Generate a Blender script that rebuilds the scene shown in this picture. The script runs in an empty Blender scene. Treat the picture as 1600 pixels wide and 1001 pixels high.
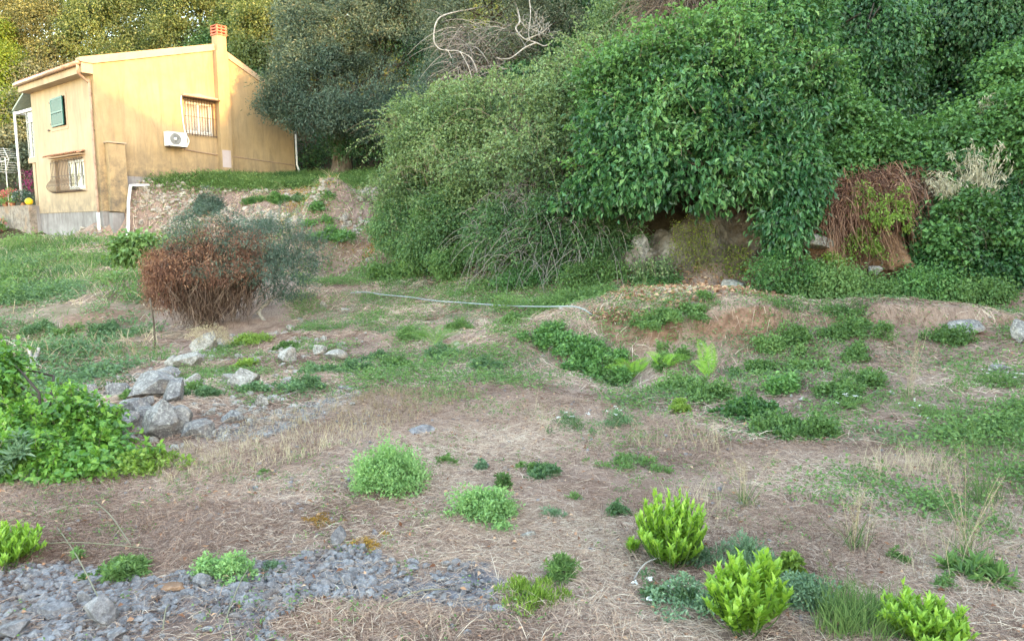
import bpy, math
import numpy as np
from math import radians as R, sin, cos, pi

# ------------------------------------------------------------------ camera, light, exposure
SC = bpy.context.scene
COL = SC.collection
cam_d = bpy.data.cameras.new("camera")
cam_d.sensor_width = 36.0
cam_d.lens = 1130 * 36 / 1600
cam_d.clip_start = 0.05
cam_d.clip_end = 600
cam = bpy.data.objects.new("camera", cam_d)
cam.location = (0, 0, 1.6)
cam.rotation_euler = (R(83), 0, 0)
COL.objects.link(cam)
SC.camera = cam

SUN_EL, SUN_AZ = R(17), R(125)          # azimuth measured clockwise from +Y (towards +X)
w = bpy.data.worlds.new("World")
SC.world = w
w.use_nodes = True
wn = w.node_tree.nodes
wl = w.node_tree.links
bg = wn["Background"]
sky = wn.new("ShaderNodeTexSky")
sky.sky_type = 'NISHITA'
sky.sun_disc = False
sky.sun_elevation = SUN_EL
sky.sun_rotation = SUN_AZ
sky.air_density = 1.0
sky.dust_density = 0.6
sky.ozone_density = 0.6
tint = wn.new("ShaderNodeMix"); tint.data_type = 'RGBA'; tint.blend_type = 'MULTIPLY'; tint.inputs[0].default_value = 1
tint.inputs[7].default_value = (1.16, 1.0, .78, 1)
wl.new(sky.outputs[0], tint.inputs[6]); wl.new(tint.outputs[2], bg.inputs[0])
bg.inputs[1].default_value = 0.15
sd = bpy.data.lights.new("sun", 'SUN')
sd.energy = 1.3
sd.angle = R(0.8)
sd.color = (1.0, 0.50, 0.14)
sun = bpy.data.objects.new("sun", sd)
sun.rotation_euler = (R(90) - SUN_EL, 0, -SUN_AZ + pi)
sun.rotation_euler = (0, 0, 0)
COL.objects.link(sun)
from mathutils import Vector, Matrix
SDIR = Vector((sin(SUN_AZ) * cos(SUN_EL), cos(SUN_AZ) * cos(SUN_EL), sin(SUN_EL)))
sun.rotation_euler = SDIR.to_track_quat('Z', 'Y').to_euler()
SC.view_settings.view_transform = 'Standard'
SC.view_settings.look = 'None'
SC.view_settings.exposure = 3.5
SC.view_settings.gamma = 1.0
SC.cycles.max_bounces = 5
SC.cycles.diffuse_bounces = 2
SC.cycles.glossy_bounces = 2
SC.cycles.transmission_bounces = 4
SC.cycles.use_denoising = True

rng = np.random.default_rng(7)

# ------------------------------------------------------------------ small maths
def unit(v):
    return v / np.maximum(np.linalg.norm(v, axis=-1, keepdims=True), 1e-9)

def rnd_dir(n, r=None):
    r = r or rng
    return unit(r.normal(size=(n, 3)))

def _hash(ix, iy, iz, seed):
    h = (ix.astype(np.int64) * 374761393 + iy.astype(np.int64) * 668265263 + iz.astype(np.int64) * 2147483647 + seed * 1274126177)
    h = (h ^ (h >> 13)) * 1274126177
    h = h ^ (h >> 16)
    return (h & 0xFFFF).astype(np.float64) / 65535.0

def noise3(p, seed=0):
    p = np.asarray(p, float)
    i = np.floor(p)
    f = p - i
    f = f * f * (3 - 2 * f)
    i = i.astype(np.int64)
    out = 0
    for dx in (0, 1):
        for dy in (0, 1):
            for dz in (0, 1):
                wgt = (f[..., 0] if dx else 1 - f[..., 0]) * (f[..., 1] if dy else 1 - f[..., 1]) * (f[..., 2] if dz else 1 - f[..., 2])
                out = out + wgt * _hash(i[..., 0] + dx, i[..., 1] + dy, i[..., 2] + dz, seed)
    return out * 2 - 1

def fbm(p, octv=4, seed=0):
    a, s, t = 0.5, 0, np.asarray(p, float)
    for k in range(octv):
        s = s + a * noise3(t, seed + k)
        t = t * 2.03 + 17.1
        a *= 0.5
    return s

def fbm2(x, y, sc, octv=4, seed=0):
    return fbm(np.stack([x * sc, y * sc, np.zeros_like(x)], -1), octv, seed)

# ------------------------------------------------------------------ measuring from the lens
FPX, PIT, EZ = 1130.0, R(7), 1.6
def ray(px, py):
    u = (px - 800) / FPX
    v = (500.5 - py) / FPX
    return np.array([u, cos(PIT) + v * sin(PIT), -sin(PIT) + v * cos(PIT)])

def P(px, py, Y):
    d = ray(px, py)
    return d * (Y / d[1]) + np.array([0, 0, EZ])

def F0(px, py, z=0.0):
    d = ray(px, py)
    return d * ((z - EZ) / d[2]) + np.array([0, 0, EZ])

# house frame: origin at the near corner, x' along the gable wall, y' along the facade
HC = np.array([-14.006, 25.0])
HT = math.atan2(.784, .62)
HA = np.array([cos(HT), sin(HT)])
HB = np.array([-sin(HT), cos(HT)])
def loc(x, y, z):
    q = HC + HA * x + HB * y
    return np.array([q[0], q[1], z])
def gp(px, py, off=0.0):
    d = ray(px, py); o = HC - HB * off
    t = (o @ HB) / (d[:2] @ HB)
    q = d * t
    return float((q[:2] - HC) @ HA), float(q[2] + EZ)
def fp(px, py, off=0.0):
    d = ray(px, py); o = HC - HA * off
    t = (o @ HA) / (d[:2] @ HA)
    q = d * t
    return float((q[:2] - HC) @ HB), float(q[2] + EZ)

# ------------------------------------------------------------------ terrain heights
ctrl = []
for x in (-7, -3.5, 0, 3.5):
    for y in (-12, -5, 0, 2, 4):
        ctrl.append((x, y, 0.0))
ctrl += [(6.5, -12, 0), (6.5, -4, 0), (6, 0, 0), (5, 3, 0)]
for q in [(250, 695), (450, 648), (600, 602), (750, 607), (850, 617), (1000, 652), (1150, 690), (1400, 705), (1600, 745), (20, 762), (500, 700), (700, 680), (900, 720), (1200, 760)]:
    ctrl.append(tuple(F0(*q)))
for q in [(930, 490, 9.2), (1050, 497, 8.5), (1200, 490, 8.3), (1400, 490, 8.3), (1600, 500, 8.0), (950, 560, 8.5), (1050, 545, 8.15), (1250, 590, 7.1), (1450, 590, 6.9), (1150, 540, 7.95), (1250, 538, 7.9), (1350, 535, 7.9), (1500, 545, 7.6), (1600, 600, 6.4),
          (1000, 440, 11.0), (1100, 452, 10.8), (1200, 460, 10.6), (1400, 470, 10.4), (1600, 465, 10.2), (900, 435, 11.8), (800, 430, 12.5), (700, 430, 14), (620, 410, 17.5), (560, 440, 15), (500, 450, 14),
          (600, 500, 11.5), (700, 500, 11), (800, 500, 10.3), (800, 560, 8.6), (700, 560, 8.8), (600, 555, 9.2), (500, 560, 9), (500, 520, 10.5), (400, 520, 11.5), (300, 520, 12), (400, 580, 8.5), (320, 600, 7.3),
          (230, 612, 6.5), (330, 625, 6.6), (150, 640, 6.3), (100, 600, 8.6), (30, 560, 9.5), (100, 530, 12), (200, 530, 12), (100, 492, 12.7), (200, 482, 13.1), (20, 500, 13),
          (0, 440, 17), (150, 430, 18), (0, 385, 23.5), (100, 380, 24), (200, 388, 22), (220, 440, 16), (330, 440, 15.5), (400, 400, 20), (500, 400, 19.5), (480, 440, 15.5),
          (210, 376, 23.9), (300, 367, 24.5), (400, 370, 23.5), (500, 375, 22.5), (570, 390, 20),
          (400, 325, 24.5), (500, 332, 23.5), (450, 327, 24.2), (560, 345, 22.5), (400, 318, 25.5), (500, 322, 24.6), (300, 292, 26.4), (250, 292, 26), (210, 296, 25.6), (350, 292, 26.8), (400, 293, 27), (450, 294, 26.9), (500, 297, 26.6), (540, 300, 26.3), (580, 303, 25.8), (650, 305, 25.5),
          (500, 255, 33), (580, 262, 31)]:
    ctrl.append(tuple(P(*q)))
for x, y, z in [(1.35, -.3, 3.2), (.5, -.6, 1.15), (.1, -1.1, 1.1), (.9, -1.3, 1.35), (.75, -.8, 1.3), (3.2, -.4, 3.62), (7.7, -.5, 3.93), (-.4, 0, 1.42), (-.4, 3, 1.4), (-.4, 5.6, 1.4), (-1, 9, 1.4), (1, 2, 1.5), (8.6, 1, 4.3), (9.5, 4, 5.2), (4, 7.5, 3.0), (1, 8, 2.6), (4, 12, 4), (8, 9, 6)]:
    ctrl.append(tuple(loc(x, y, z)))
ctrl += [(-40, 45, 6), (-20, 48, 8.5), (-5, 40, 8.5), (0, 33, 6.6), (-8, 46, 12), (-30, 32, 2.0), (-40, 25, 0), (-45, 10, -1), (-40, -10, -1), (-12, 4, -.2), (-14, 12, -.1), (-25, 18, .2),
         (-40, 62, 9), (-25, 62, 13), (-8, 62, 22), (15, 62, 30), (-40, 95, 16), (-5, 95, 36), (30, 95, 44), (-5.2, 21, 3.2), (-2, 19, 3.2), (0.2, 16.5, 3.2), (-1, 26, 5), (2, 13.4, 3.0), (5, 13, 3.2), (8, 12.8, 3.0),
         (5, 15.5, 4.6), (10, 15.5, 4.8), (13.5, 11, 2.8), (3, 22, 6), (10, 22, 8), (0, 28, 6.5), (20, 16, 15), (20, 8, 12.5), (30, 20, 21.6), (30, 14, 21.4), (30, 8, 22), (30, 4, 21.8), (30, 0, 21.3), (30, -3, 21.3), (30, -8, 24.2), (34, -3, 21.5), (34, 1, 21.5), (36, 0, 21.8), (42, -4, 22.5), (30, -12, 23.5), (30, -22, 22), (19, -6, 7), (14, 3, 2.5), (10, 5, .6), (10, 0, .2), (12, -10, 1),  # includes the unseen ridge on the right, crest shaped to block the low sun
         (32, 35, 20.3), (18, 35, 14), (42, 10, 23), (42, -20, 18), (44, 50, 34), (20, 80, 40), (45, 80, 44), (-20, -38, 0), (20, -38, 3), (-44, 40, 3)]
CT = np.array(ctrl)
def _phi(r): return np.sqrt(r * r + 0.3)
_A = _phi(np.linalg.norm(CT[:, None, :2] - CT[None, :, :2], axis=2))
_n = len(CT)
_M = np.zeros((_n + 3, _n + 3)); _M[:_n, :_n] = _A - np.eye(_n) * 0.02
_M[:_n, _n] = 1; _M[:_n, _n + 1:] = CT[:, :2]; _M[_n, :_n] = 1; _M[_n + 1:, :_n] = CT[:, :2].T
_W = np.linalg.lstsq(_M, np.concatenate([CT[:, 2], [0, 0, 0]]), rcond=None)[0]
GX0, GX1, GY0, GY1, GS = -48.0, 48.0, -42.0, 102.0, 0.2
_gx = np.arange(GX0, GX1 + .01, GS); _gy = np.arange(GY0, GY1 + .01, GS)
_B = np.zeros((len(_gy), len(_gx)))
for j, yy in enumerate(_gy):
    r = np.sqrt((_gx[:, None] - CT[None, :, 0]) ** 2 + (yy - CT[None, :, 1]) ** 2)
    _B[j] = _phi(r) @ _W[:_n] + _W[_n] + _W[_n + 1] * _gx + _W[_n + 2] * yy
def Hbase(x, y):
    u = np.clip((np.asarray(x, float) - GX0) / GS, 0, len(_gx) - 1.001); v = np.clip((np.asarray(y, float) - GY0) / GS, 0, len(_gy) - 1.001)
    i = u.astype(int); j = v.astype(int); a = u - i; b = v - j
    return (_B[j, i] * (1 - a) + _B[j, i + 1] * a) * (1 - b) + (_B[j + 1, i] * (1 - a) + _B[j + 1, i + 1] * a) * b
def rough(x, y):
    return np.clip((y - 5.5) / 4, 0.12, 1.0)
def H(x, y):
    x = np.asarray(x, float); y = np.asarray(y, float)
    brow = 8.28 + .22 * fbm2(x, y * 0, .9, 3, 51)
    s_ = np.clip((y - brow) / .09, 0, 1)
    scarp = -.15 * (1 - s_) * np.clip((y - 7.1) / 1.1, 0, 1) * np.clip((x - .7) / .5, 0, 1) * np.clip(1.15 + 1.2 * fbm2(x, x * 0, 1.7, 2, 52), .2, 1.3)
    return Hbase(x, y) + scarp + rough(x, y) * (0.16 * fbm2(x, y, .55, 3, 3) + 0.07 * fbm2(x, y, 2.3, 3, 5)) + .012 * fbm2(x, y, 7, 2, 9)
_ts = np.concatenate([np.arange(2.0, 14, .02), np.arange(14, 90, .08)])
def G(px, py):
    d = ray(px, py)
    q = d[None] * _ts[:, None]
    z = q[:, 2] + EZ
    under = z < H(q[:, 0], q[:, 1])
    k = int(np.argmax(under)) if under.any() else len(_ts) - 1
    return np.array([q[k, 0], q[k, 1], float(H(q[k, 0], q[k, 1]))])
def onground(x, y, dz=0.0):
    return np.array([x, y, float(H(x, y)) + dz])
def polyxy(pts):
    """ground polygon; sides that touch the frame are carried on beyond it"""
    return np.array([G(*p)[:2] + np.array([2.6 if p[0] >= 1600 else (-1.8 if p[0] <= 0 else 0), 0]) for p in pts])
def inpoly(x, y, poly):
    c = np.zeros(len(x), bool); n = len(poly); j = n - 1
    for i in range(n):
        xi, yi = poly[i]; xj, yj = poly[j]
        c ^= ((yi > y) != (yj > y)) & (x < (xj - xi) * (y - yi) / (yj - yi + 1e-12) + xi)
        j = i
    return c
def scatter(poly, n, dens=None):
    lo, hi = poly.min(0), poly.max(0)
    x = rng.uniform(lo[0], hi[0], n * 3); y = rng.uniform(lo[1], hi[1], n * 3)
    k = inpoly(x, y, poly); x, y = x[k], y[k]
    if dens is not None:
        k = rng.random(len(x)) < dens(x, y); x, y = x[k], y[k]
    return x[:n], y[:n]

# ------------------------------------------------------------------ objects
def mk(name, V, faces, mat, parent=None, attrs=None, smooth=False, origin=None):
    """one mesh object from numpy vertices and a list of (m,k) face arrays"""
    V = np.asarray(V, np.float64)
    if origin is None:
        origin = np.zeros(3)
    me = bpy.data.meshes.new(name)
    me.vertices.add(len(V))
    me.vertices.foreach_set("co", (V - origin).astype(np.float32).ravel())
    faces = [np.asarray(f) for f in (faces if isinstance(faces, list) else [faces]) if len(f)]
    nl = sum(f.size for f in faces); nf = sum(len(f) for f in faces)
    me.loops.add(nl); me.polygons.add(nf)
    me.loops.foreach_set("vertex_index", np.concatenate([f.ravel() for f in faces]).astype(np.int32))
    sizes = np.concatenate([np.full(len(f), f.shape[1]) for f in faces])
    starts = np.concatenate([[0], np.cumsum(sizes)[:-1]])
    me.polygons.foreach_set("loop_start", starts.astype(np.int32))
    me.polygons.foreach_set("loop_total", sizes.astype(np.int32))
    me.polygons.foreach_set("use_smooth", np.full(nf, bool(smooth)))
    me.update(calc_edges=True)
    if attrs:
        for k, v in attrs.items():
            at = me.attributes.new(k, 'FLOAT', 'POINT')
            at.data.foreach_set("value", np.asarray(v, np.float32))
    if mat is not None:
        me.materials.append(mat)
    o = bpy.data.objects.new(name, me)
    COL.objects.link(o)
    if parent is not None:
        o.parent = parent
        o.location = (0, 0, 0) if parent.parent is not None else Vector(origin) - parent.location
    else:
        o.location = origin
    return o

def tag(o, label=None, cat=None, group=None, kind=None):
    if label: o["label"] = label
    if cat: o["category"] = cat
    if group: o["group"] = group
    if kind: o["kind"] = kind
    return o

def thing(name, label, cat, at, group=None):
    o = bpy.data.objects.new(name, None)
    o.empty_display_size = .2
    o.location = Vector([float(t) for t in at])
    COL.objects.link(o)
    return tag(o, label, cat, group)

# ------------------------------------------------------------------ materials
def newmat(name):
    m = bpy.data.materials.new(name); m.use_nodes = True
    nt = m.node_tree
    for n in list(nt.nodes): nt.nodes.remove(n)
    out = nt.nodes.new("ShaderNodeOutputMaterial")
    b = nt.nodes.new("ShaderNodeBsdfPrincipled")
    nt.links.new(b.outputs[0], out.inputs[0])
    return m, nt, b, out

def c4(c): return (c[0], c[1], c[2], 1.0)

def ramp(nt, src, stops):
    r = nt.nodes.new("ShaderNodeValToRGB")
    el = r.color_ramp.elements
    el[0].position, el[0].color = stops[0][0], c4(stops[0][1])
    el[1].position, el[1].color = stops[-1][0], c4(stops[-1][1])
    for p, c in stops[1:-1]:
        e = el.new(p); e.color = c4(c)
    nt.links.new(src, r.inputs[0])
    return r.outputs[0]

def ntex(nt, scale, detail=6, rough=.6, coord='Object', dist=0.0, mapping=None):
    tc = nt.nodes.new("ShaderNodeTexCoord")
    n = nt.nodes.new("ShaderNodeTexNoise")
    n.inputs["Scale"].default_value = scale
    n.inputs["Detail"].default_value = detail
    n.inputs["Roughness"].default_value = rough
    n.inputs["Distortion"].default_value = dist
    if mapping:
        mp = nt.nodes.new("ShaderNodeMapping"); mp.inputs["Scale"].default_value = mapping
        nt.links.new(tc.outputs[coord], mp.inputs[0]); nt.links.new(mp.outputs[0], n.inputs[0])
    else:
        nt.links.new(tc.outputs[coord], n.inputs[0])
    return n.outputs[0]

def mixc(nt, fac, a, b, mode='MIX'):
    m = nt.nodes.new("ShaderNodeMix"); m.data_type = 'RGBA'; m.blend_type = mode
    for s, v in ((0, fac), (6, a), (7, b)):
        if hasattr(v, 'is_linked') or hasattr(v, 'links'): nt.links.new(v, m.inputs[s])
        else: m.inputs[s].default_value = v if s == 0 else c4(v)
    return m.outputs[2]

def bump(nt, b, h, strength, dist=0.02):
    n = nt.nodes.new("ShaderNodeBump"); n.inputs["Strength"].default_value = strength; n.inputs["Distance"].default_value = dist
    nt.links.new(h, n.inputs["Height"]); nt.links.new(n.outputs[0], b.inputs["Normal"])

def attr(nt, name):
    a = nt.nodes.new("ShaderNodeAttribute"); a.attribute_name = name
    return a.outputs["Fac"]

def leafmat(name, c0, c1, c2, trans=0.3, rough=.45, spec=.5):
    """c0..c2: colours of old, ordinary and young leaves"""
    m, nt, b, out = newmat(name)
    col = ramp(nt, attr(nt, "rnd"), [(0.05, c0), (.5, c1), (.95, c2)])
    nt.links.new(col, b.inputs["Base Color"])
    b.inputs["Roughness"].default_value = rough
    b.inputs["Specular IOR Level"].default_value = spec
    t = nt.nodes.new("ShaderNodeBsdfTranslucent")
    tc = mixc(nt, .5, col, (c2[0] * 1.3, c2[1] * 1.3, c2[2] * .6))
    nt.links.new(tc, t.inputs[0])
    mx = nt.nodes.new("ShaderNodeMixShader"); mx.inputs[0].default_value = trans
    nt.links.new(b.outputs[0], mx.inputs[1]); nt.links.new(t.outputs[0], mx.inputs[2])
    nt.links.new(mx.outputs[0], out.inputs[0])
    return m

def simplemat(name, c0, c1, scale=8, rough=.8, bmp=.3, detail=6, spec=.3, mapping=None, metallic=0, lo=.35, hi=.65, bdist=.02):
    m, nt, b, out = newmat(name)
    n = ntex(nt, scale, detail, mapping=mapping)
    nt.links.new(ramp(nt, n, [(lo, c0), (hi, c1)]), b.inputs["Base Color"])
    b.inputs["Roughness"].default_value = rough
    b.inputs["Specular IOR Level"].default_value = spec
    b.inputs["Metallic"].default_value = metallic
    if bmp: bump(nt, b, n, bmp, bdist)
    return m

def strawmat(name, stops, rough=.7, trans=.15):
    m, nt, b, out = newmat(name)
    col = ramp(nt, attr(nt, "rnd"), stops)
    nt.links.new(col, b.inputs["Base Color"])
    b.inputs["Roughness"].default_value = rough
    b.inputs["Specular IOR Level"].default_value = .2
    t = nt.nodes.new("ShaderNodeBsdfTranslucent"); nt.links.new(col, t.inputs[0])
    mx = nt.nodes.new("ShaderNodeMixShader"); mx.inputs[0].default_value = trans
    nt.links.new(b.outputs[0], mx.inputs[1]); nt.links.new(t.outputs[0], mx.inputs[2])
    nt.links.new(mx.outputs[0], out.inputs[0])
    return m

def stonemat(name, c_dark, c_mid, c_light, lichen=.5, sc=6.0, stain=(.25, .14, .06)):
    m, nt, b, out = newmat(name)
    n1 = ntex(nt, sc, 8, .7)
    n2 = ntex(nt, sc * 4.5, 6, .75)
    n3 = ntex(nt, sc * .5, 3, .5)
    base = ramp(nt, n1, [(.3, c_dark), (.5, c_mid), (.68, c_light)])
    spots = ramp(nt, n2, [(.5, (0, 0, 0)), (.62, (1, 1, 1))])
    sp = nt.nodes.new("ShaderNodeMath"); sp.operation = 'MULTIPLY'; sp.inputs[1].default_value = lichen
    nt.links.new(spots, sp.inputs[0])
    c = mixc(nt, sp.outputs[0], base, (c_light[0] * 1.25, c_light[1] * 1.25, c_light[2] * 1.22))
    st = ramp(nt, n3, [(.52, (0, 0, 0)), (.7, (.6, .6, .6))])
    c = mixc(nt, st, c, stain)
    nt.links.new(c, b.inputs["Base Color"])
    b.inputs["Roughness"].default_value = .9
    b.inputs["Specular IOR Level"].default_value = .2
    ad = nt.nodes.new("ShaderNodeMath"); ad.operation = 'ADD'
    nt.links.new(n1, ad.inputs[0]); nt.links.new(n2, ad.inputs[1])
    bump(nt, b, ad.outputs[0], .7, .03)
    return m

M = {}
M['bark'] = simplemat('bark', (.05, .038, .028), (.17, .14, .11), 14, .9, .6, mapping=(1, 1, .25))
M['twig'] = strawmat('twig', [(0, (.06, .045, .035)), (1, (.22, .17, .13))], trans=0)
M['greytwig'] = strawmat('greytwig', [(0, (.12, .105, .10)), (1, (.34, .30, .28))], trans=0)
M['deadwood'] = simplemat('deadwood', (.24, .22, .20), (.45, .42, .39), 9, .85, .3)
M['redtwig'] = strawmat('redtwig', [(0, (.08, .04, .03)), (.5, (.20, .10, .07)), (1, (.40, .25, .17))], trans=.1)
M['straw'] = strawmat('straw', [(0, (.13, .078, .060)), (.3, (.33, .225, .175)), (.7, (.52, .395, .315)), (1, (.70, .60, .49))])
M['paleplant'] = strawmat('paleplant', [(0, (.30, .29, .20)), (.5, (.50, .46, .33)), (1, (.72, .66, .52))], trans=.3)
M['litter'] = strawmat('litter', [(0, (.14, .06, .035)), (.5, (.36, .20, .12)), (1, (.6, .43, .3))], trans=.1)
M['drygrass'] = strawmat('drygrass', [(0, (.28, .22, .13)), (.5, (.47, .39, .25)), (1, (.64, .56, .40))], trans=.35)
M['greengrass'] = strawmat('greengrass', [(0, (.05, .11, .035)), (.5, (.11, .20, .06)), (1, (.22, .32, .11))], trans=.35)
M['bigleaf'] = leafmat('overhang_leaf', (.018, .066, .026), (.056, .160, .054), (.18, .34, .12), .18, .36, .5)
M['ivy'] = leafmat('ivy_leaf', (.020, .068, .022), (.052, .145, .042), (.14, .28, .08), .18, .42)
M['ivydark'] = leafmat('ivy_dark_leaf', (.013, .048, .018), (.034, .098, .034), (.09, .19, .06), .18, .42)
M['bramble'] = leafmat('bramble_leaf', (.036, .095, .030), (.085, .20, .058), (.19, .36, .10), .25, .5)
M['thicket'] = leafmat('thicket_leaf', (.045, .085, .035), (.115, .19, .08), (.27, .37, .16), .25, .5)
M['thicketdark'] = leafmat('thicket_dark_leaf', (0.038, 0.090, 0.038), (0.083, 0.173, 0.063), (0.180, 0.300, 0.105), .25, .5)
M['olive'] = leafmat('olive_leaf', (.028, .058, .045), (.070, .120, .092), (.16, .235, .18), .15, .45)
M['holm'] = leafmat('holm_oak_leaf', (.05, .075, .052), (.12, .155, .105), (.25, .28, .19), .18, .5)
M['sunoak'] = leafmat('sunlit_oak_leaf', (.05, .075, .028), (.105, .15, .05), (.19, .25, .085), .3, .5)
M['sunoak2'] = leafmat('rusty_oak_leaf', (.06, .07, .030), (.125, .14, .055), (.22, .23, .09), .3, .5)
M['sungreen'] = leafmat('fresh_tree_leaf', (0.040, 0.080, 0.016), (0.104, 0.176, 0.024), (0.208, 0.288, 0.040), .35, .5)
M['young'] = leafmat('young_shoot_leaf', (.07, .16, .02), (.19, .36, .035), (.36, .54, .085), .3, .5)
M['mulberry'] = leafmat('mulberry_leaf', (.035, .10, .02), (.10, .25, .04), (.26, .45, .075), .3, .42)
M['oregano'] = leafmat('oregano_leaf', (0.112, 0.210, 0.083), (0.225, 0.405, 0.150), (0.405, 0.600, 0.255), .3, .6)
M['spurge'] = leafmat('spurge_leaf', (.07, .135, .08), (.15, .255, .15), (.28, .41, .26), .25, .6)
M['herb'] = leafmat('herb_leaf', (.06, .125, .038), (.125, .235, .07), (.24, .37, .13), .3, .55)
M['herbblue'] = leafmat('herb_bluish_leaf', (.055, .115, .055), (.11, .205, .095), (.21, .34, .17), .3, .55)
M['limeleaf'] = leafmat('lime_leaf', (.09, .16, .025), (.19, .30, .05), (.34, .47, .11), .35, .5)
M['moss'] = leafmat('moss_strand', (0.060, 0.090, 0.018), (0.135, 0.180, 0.030), (0.255, 0.300, 0.045), .2, .7)
M['orangemoss'] = leafmat('orange_moss', (0.180, 0.090, 0.022), (0.360, 0.210, 0.045), (0.540, 0.360, 0.075), .2, .8)
M['fern'] = leafmat('fern_leaf', (0.090, 0.225, 0.030), (0.210, 0.435, 0.060), (0.390, 0.600, 0.105), .4, .5)
M['stone'] = stonemat('limestone', (.085, .08, .08), (.20, .19, .19), (.42, .41, .395), .7, 10)
M['stonewhite'] = stonemat('pale_limestone', (.12, .105, .09), (.27, .25, .225), (.50, .48, .45), .65, 11)
M['stonewall'] = stonemat('terrace_stone', (.09, .072, .06), (.27, .24, .21), (.54, .51, .47), .4, 4)
M['stoneblue'] = stonemat('grey_gravel', (.10, .098, .105), (.22, .215, .23), (.43, .425, .44), .3, 16, (.20, .15, .12))
M['cliff'] = stonemat('cliff_rock', (.05, .04, .03), (.15, .125, .10), (.38, .36, .33), .25, 1.7, (.13, .07, .035))
M['earthrock'] = stonemat('earthy_rock', (.11, .06, .035), (.25, .145, .09), (.42, .29, .2), .15, 2.4, (.16, .08, .035))
M['flowerwhite'] = strawmat('white_flower', [(0, (.6, .62, .6)), (1, (.85, .86, .85))], trans=.2)
M['flowerpink'] = strawmat('pink_flower', [(0, (.55, .10, .14)), (1, (.80, .28, .30))], trans=.2)
M['flowerred'] = strawmat('red_flower', [(0, (.35, .015, .02)), (1, (.65, .05, .06))], trans=.2)
M['flowermag'] = strawmat('magenta_flower', [(0, (.18, .02, .09)), (1, (.45, .07, .24))], trans=.2)
M['whitepaint'] = simplemat('white_paint', (.66, .67, .68), (.76, .77, .77), 6, .5, .05)
M['iron'] = simplemat('wrought_iron', (.05, .035, .03), (.13, .09, .075), 20, .6, .2)
M['pvc'] = simplemat('white_pvc', (.60, .61, .62), (.72, .73, .73), 5, .45, .02)
M['curtain'] = simplemat('lace_curtain', (.62, .64, .66), (.78, .79, .80), 60, .8, .1, mapping=(30, 30, .3))
M['glass'], _nt, _b, _o = newmat('window_glass')
_b.inputs["Base Color"].default_value = (.035, .05, .055, 1); _b.inputs["Roughness"].default_value = .06; _b.inputs["Specular IOR Level"].default_value = .8
M['shutter'] = simplemat('green_paint', (.008, .075, .075), (.014, .11, .105), 12, .5, .1)
M['terracotta'] = simplemat('terracotta', (.33, .15, .09), (.52, .28, .18), 14, .8, .2)
M['redbrick'] = simplemat('red_brick', (.38, .11, .07), (.52, .18, .12), 14, .8, .2)
M['copper'] = simplemat('brown_gutter', (.24, .16, .12), (.38, .28, .22), 5, .5, .05)
M['awning'] = simplemat('porch_roof', (.20, .27, .23), (.42, .50, .44), 7, .7, .2, mapping=(1, 12, 1))
M['dark'] = simplemat('gap_shade', (.02, .018, .016), (.04, .035, .03), 5, .9, 0)  # near-black colour standing in for shade behind openings
M['rubber'] = simplemat('fan_grille', (.20, .21, .22), (.30, .31, .32), 5, .5, 0)

def plaster(name, c_lo, c_hi, stain, dirt=None):
    m, nt, b, out = newmat(name)
    n = ntex(nt, .9, 7, .65)
    streak = ntex(nt, 1.1, 8, .72, mapping=(3.2, 3.2, .5), dist=.6)
    c = ramp(nt, n, [(.3, c_lo), (.65, c_hi)])
    s = ramp(nt, streak, [(.44, (0, 0, 0)), (.70, (.75, .75, .75))])
    c = mixc(nt, s, c, stain)
    fine = ntex(nt, 22, 5, .7)
    fr = ramp(nt, fine, [(.6, (0, 0, 0)), (.75, (.35, .35, .35))])
    c = mixc(nt, fr, c, (c_lo[0] * .8, c_lo[1] * .78, c_lo[2] * .75))
    if dirt:      # splash dirt and damp rising from the foot of the wall
        g_ = nt.nodes.new("ShaderNodeNewGeometry"); sx = nt.nodes.new("ShaderNodeSeparateXYZ"); nt.links.new(g_.outputs["Position"], sx.inputs[0])
        mr = nt.nodes.new("ShaderNodeMapRange"); mr.inputs[1].default_value, mr.inputs[2].default_value = dirt; mr.inputs[3].default_value, mr.inputs[4].default_value = 1.0, 0.0
        nt.links.new(sx.outputs[2], mr.inputs[0]); ml = nt.nodes.new("ShaderNodeMath"); ml.operation = 'MULTIPLY'; nt.links.new(mr.outputs[0], ml.inputs[0])
        nt.links.new(ramp(nt, ntex(nt, 2.2, 8, .75), [(.4, (0, 0, 0)), (.6, (1, 1, 1))]), ml.inputs[1])
        c = mixc(nt, ml.outputs[0], c, (stain[0] * .7, stain[1] * .72, stain[2] * .8))
    nt.links.new(c, b.inputs["Base Color"])
    b.inputs["Roughness"].default_value = .9; b.inputs["Specular IOR Level"].default_value = .15
    bump(nt, b, fine, .15, .01)
    return m
M['plaster'] = plaster('ochre_plaster', (.34, .245, .135), (.44, .325, .19), (.21, .165, .115), (3.4, 4.7))
M['plasterpale'] = plaster('pale_peach_plaster', (.37, .295, .205), (.46, .37, .26), (.27, .22, .165), (2.2, 3.2))
M['trim'] = plaster('trim_plaster', (.38, .28, .20), (.48, .36, .27), (.36, .28, .2))
M['cement'] = plaster('grey_cement', (.16, .15, .155), (.34, .33, .34), (.10, .09, .09))
M['patch'] = plaster('bare_plaster_patch', (.38, .33, .34), (.50, .44, .46), (.3, .22, .18))
M['roughwall'] = stonemat('rough_render', (.10, .085, .07), (.22, .19, .17), (.36, .33, .30), .35, 5)

# ------------------------------------------------------------------ leaf, blade, stick and stone generators
def frames(d, nrm):
    d = unit(d); s = unit(np.cross(nrm, d)); n = np.cross(d, s)
    return d, s, n

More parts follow.
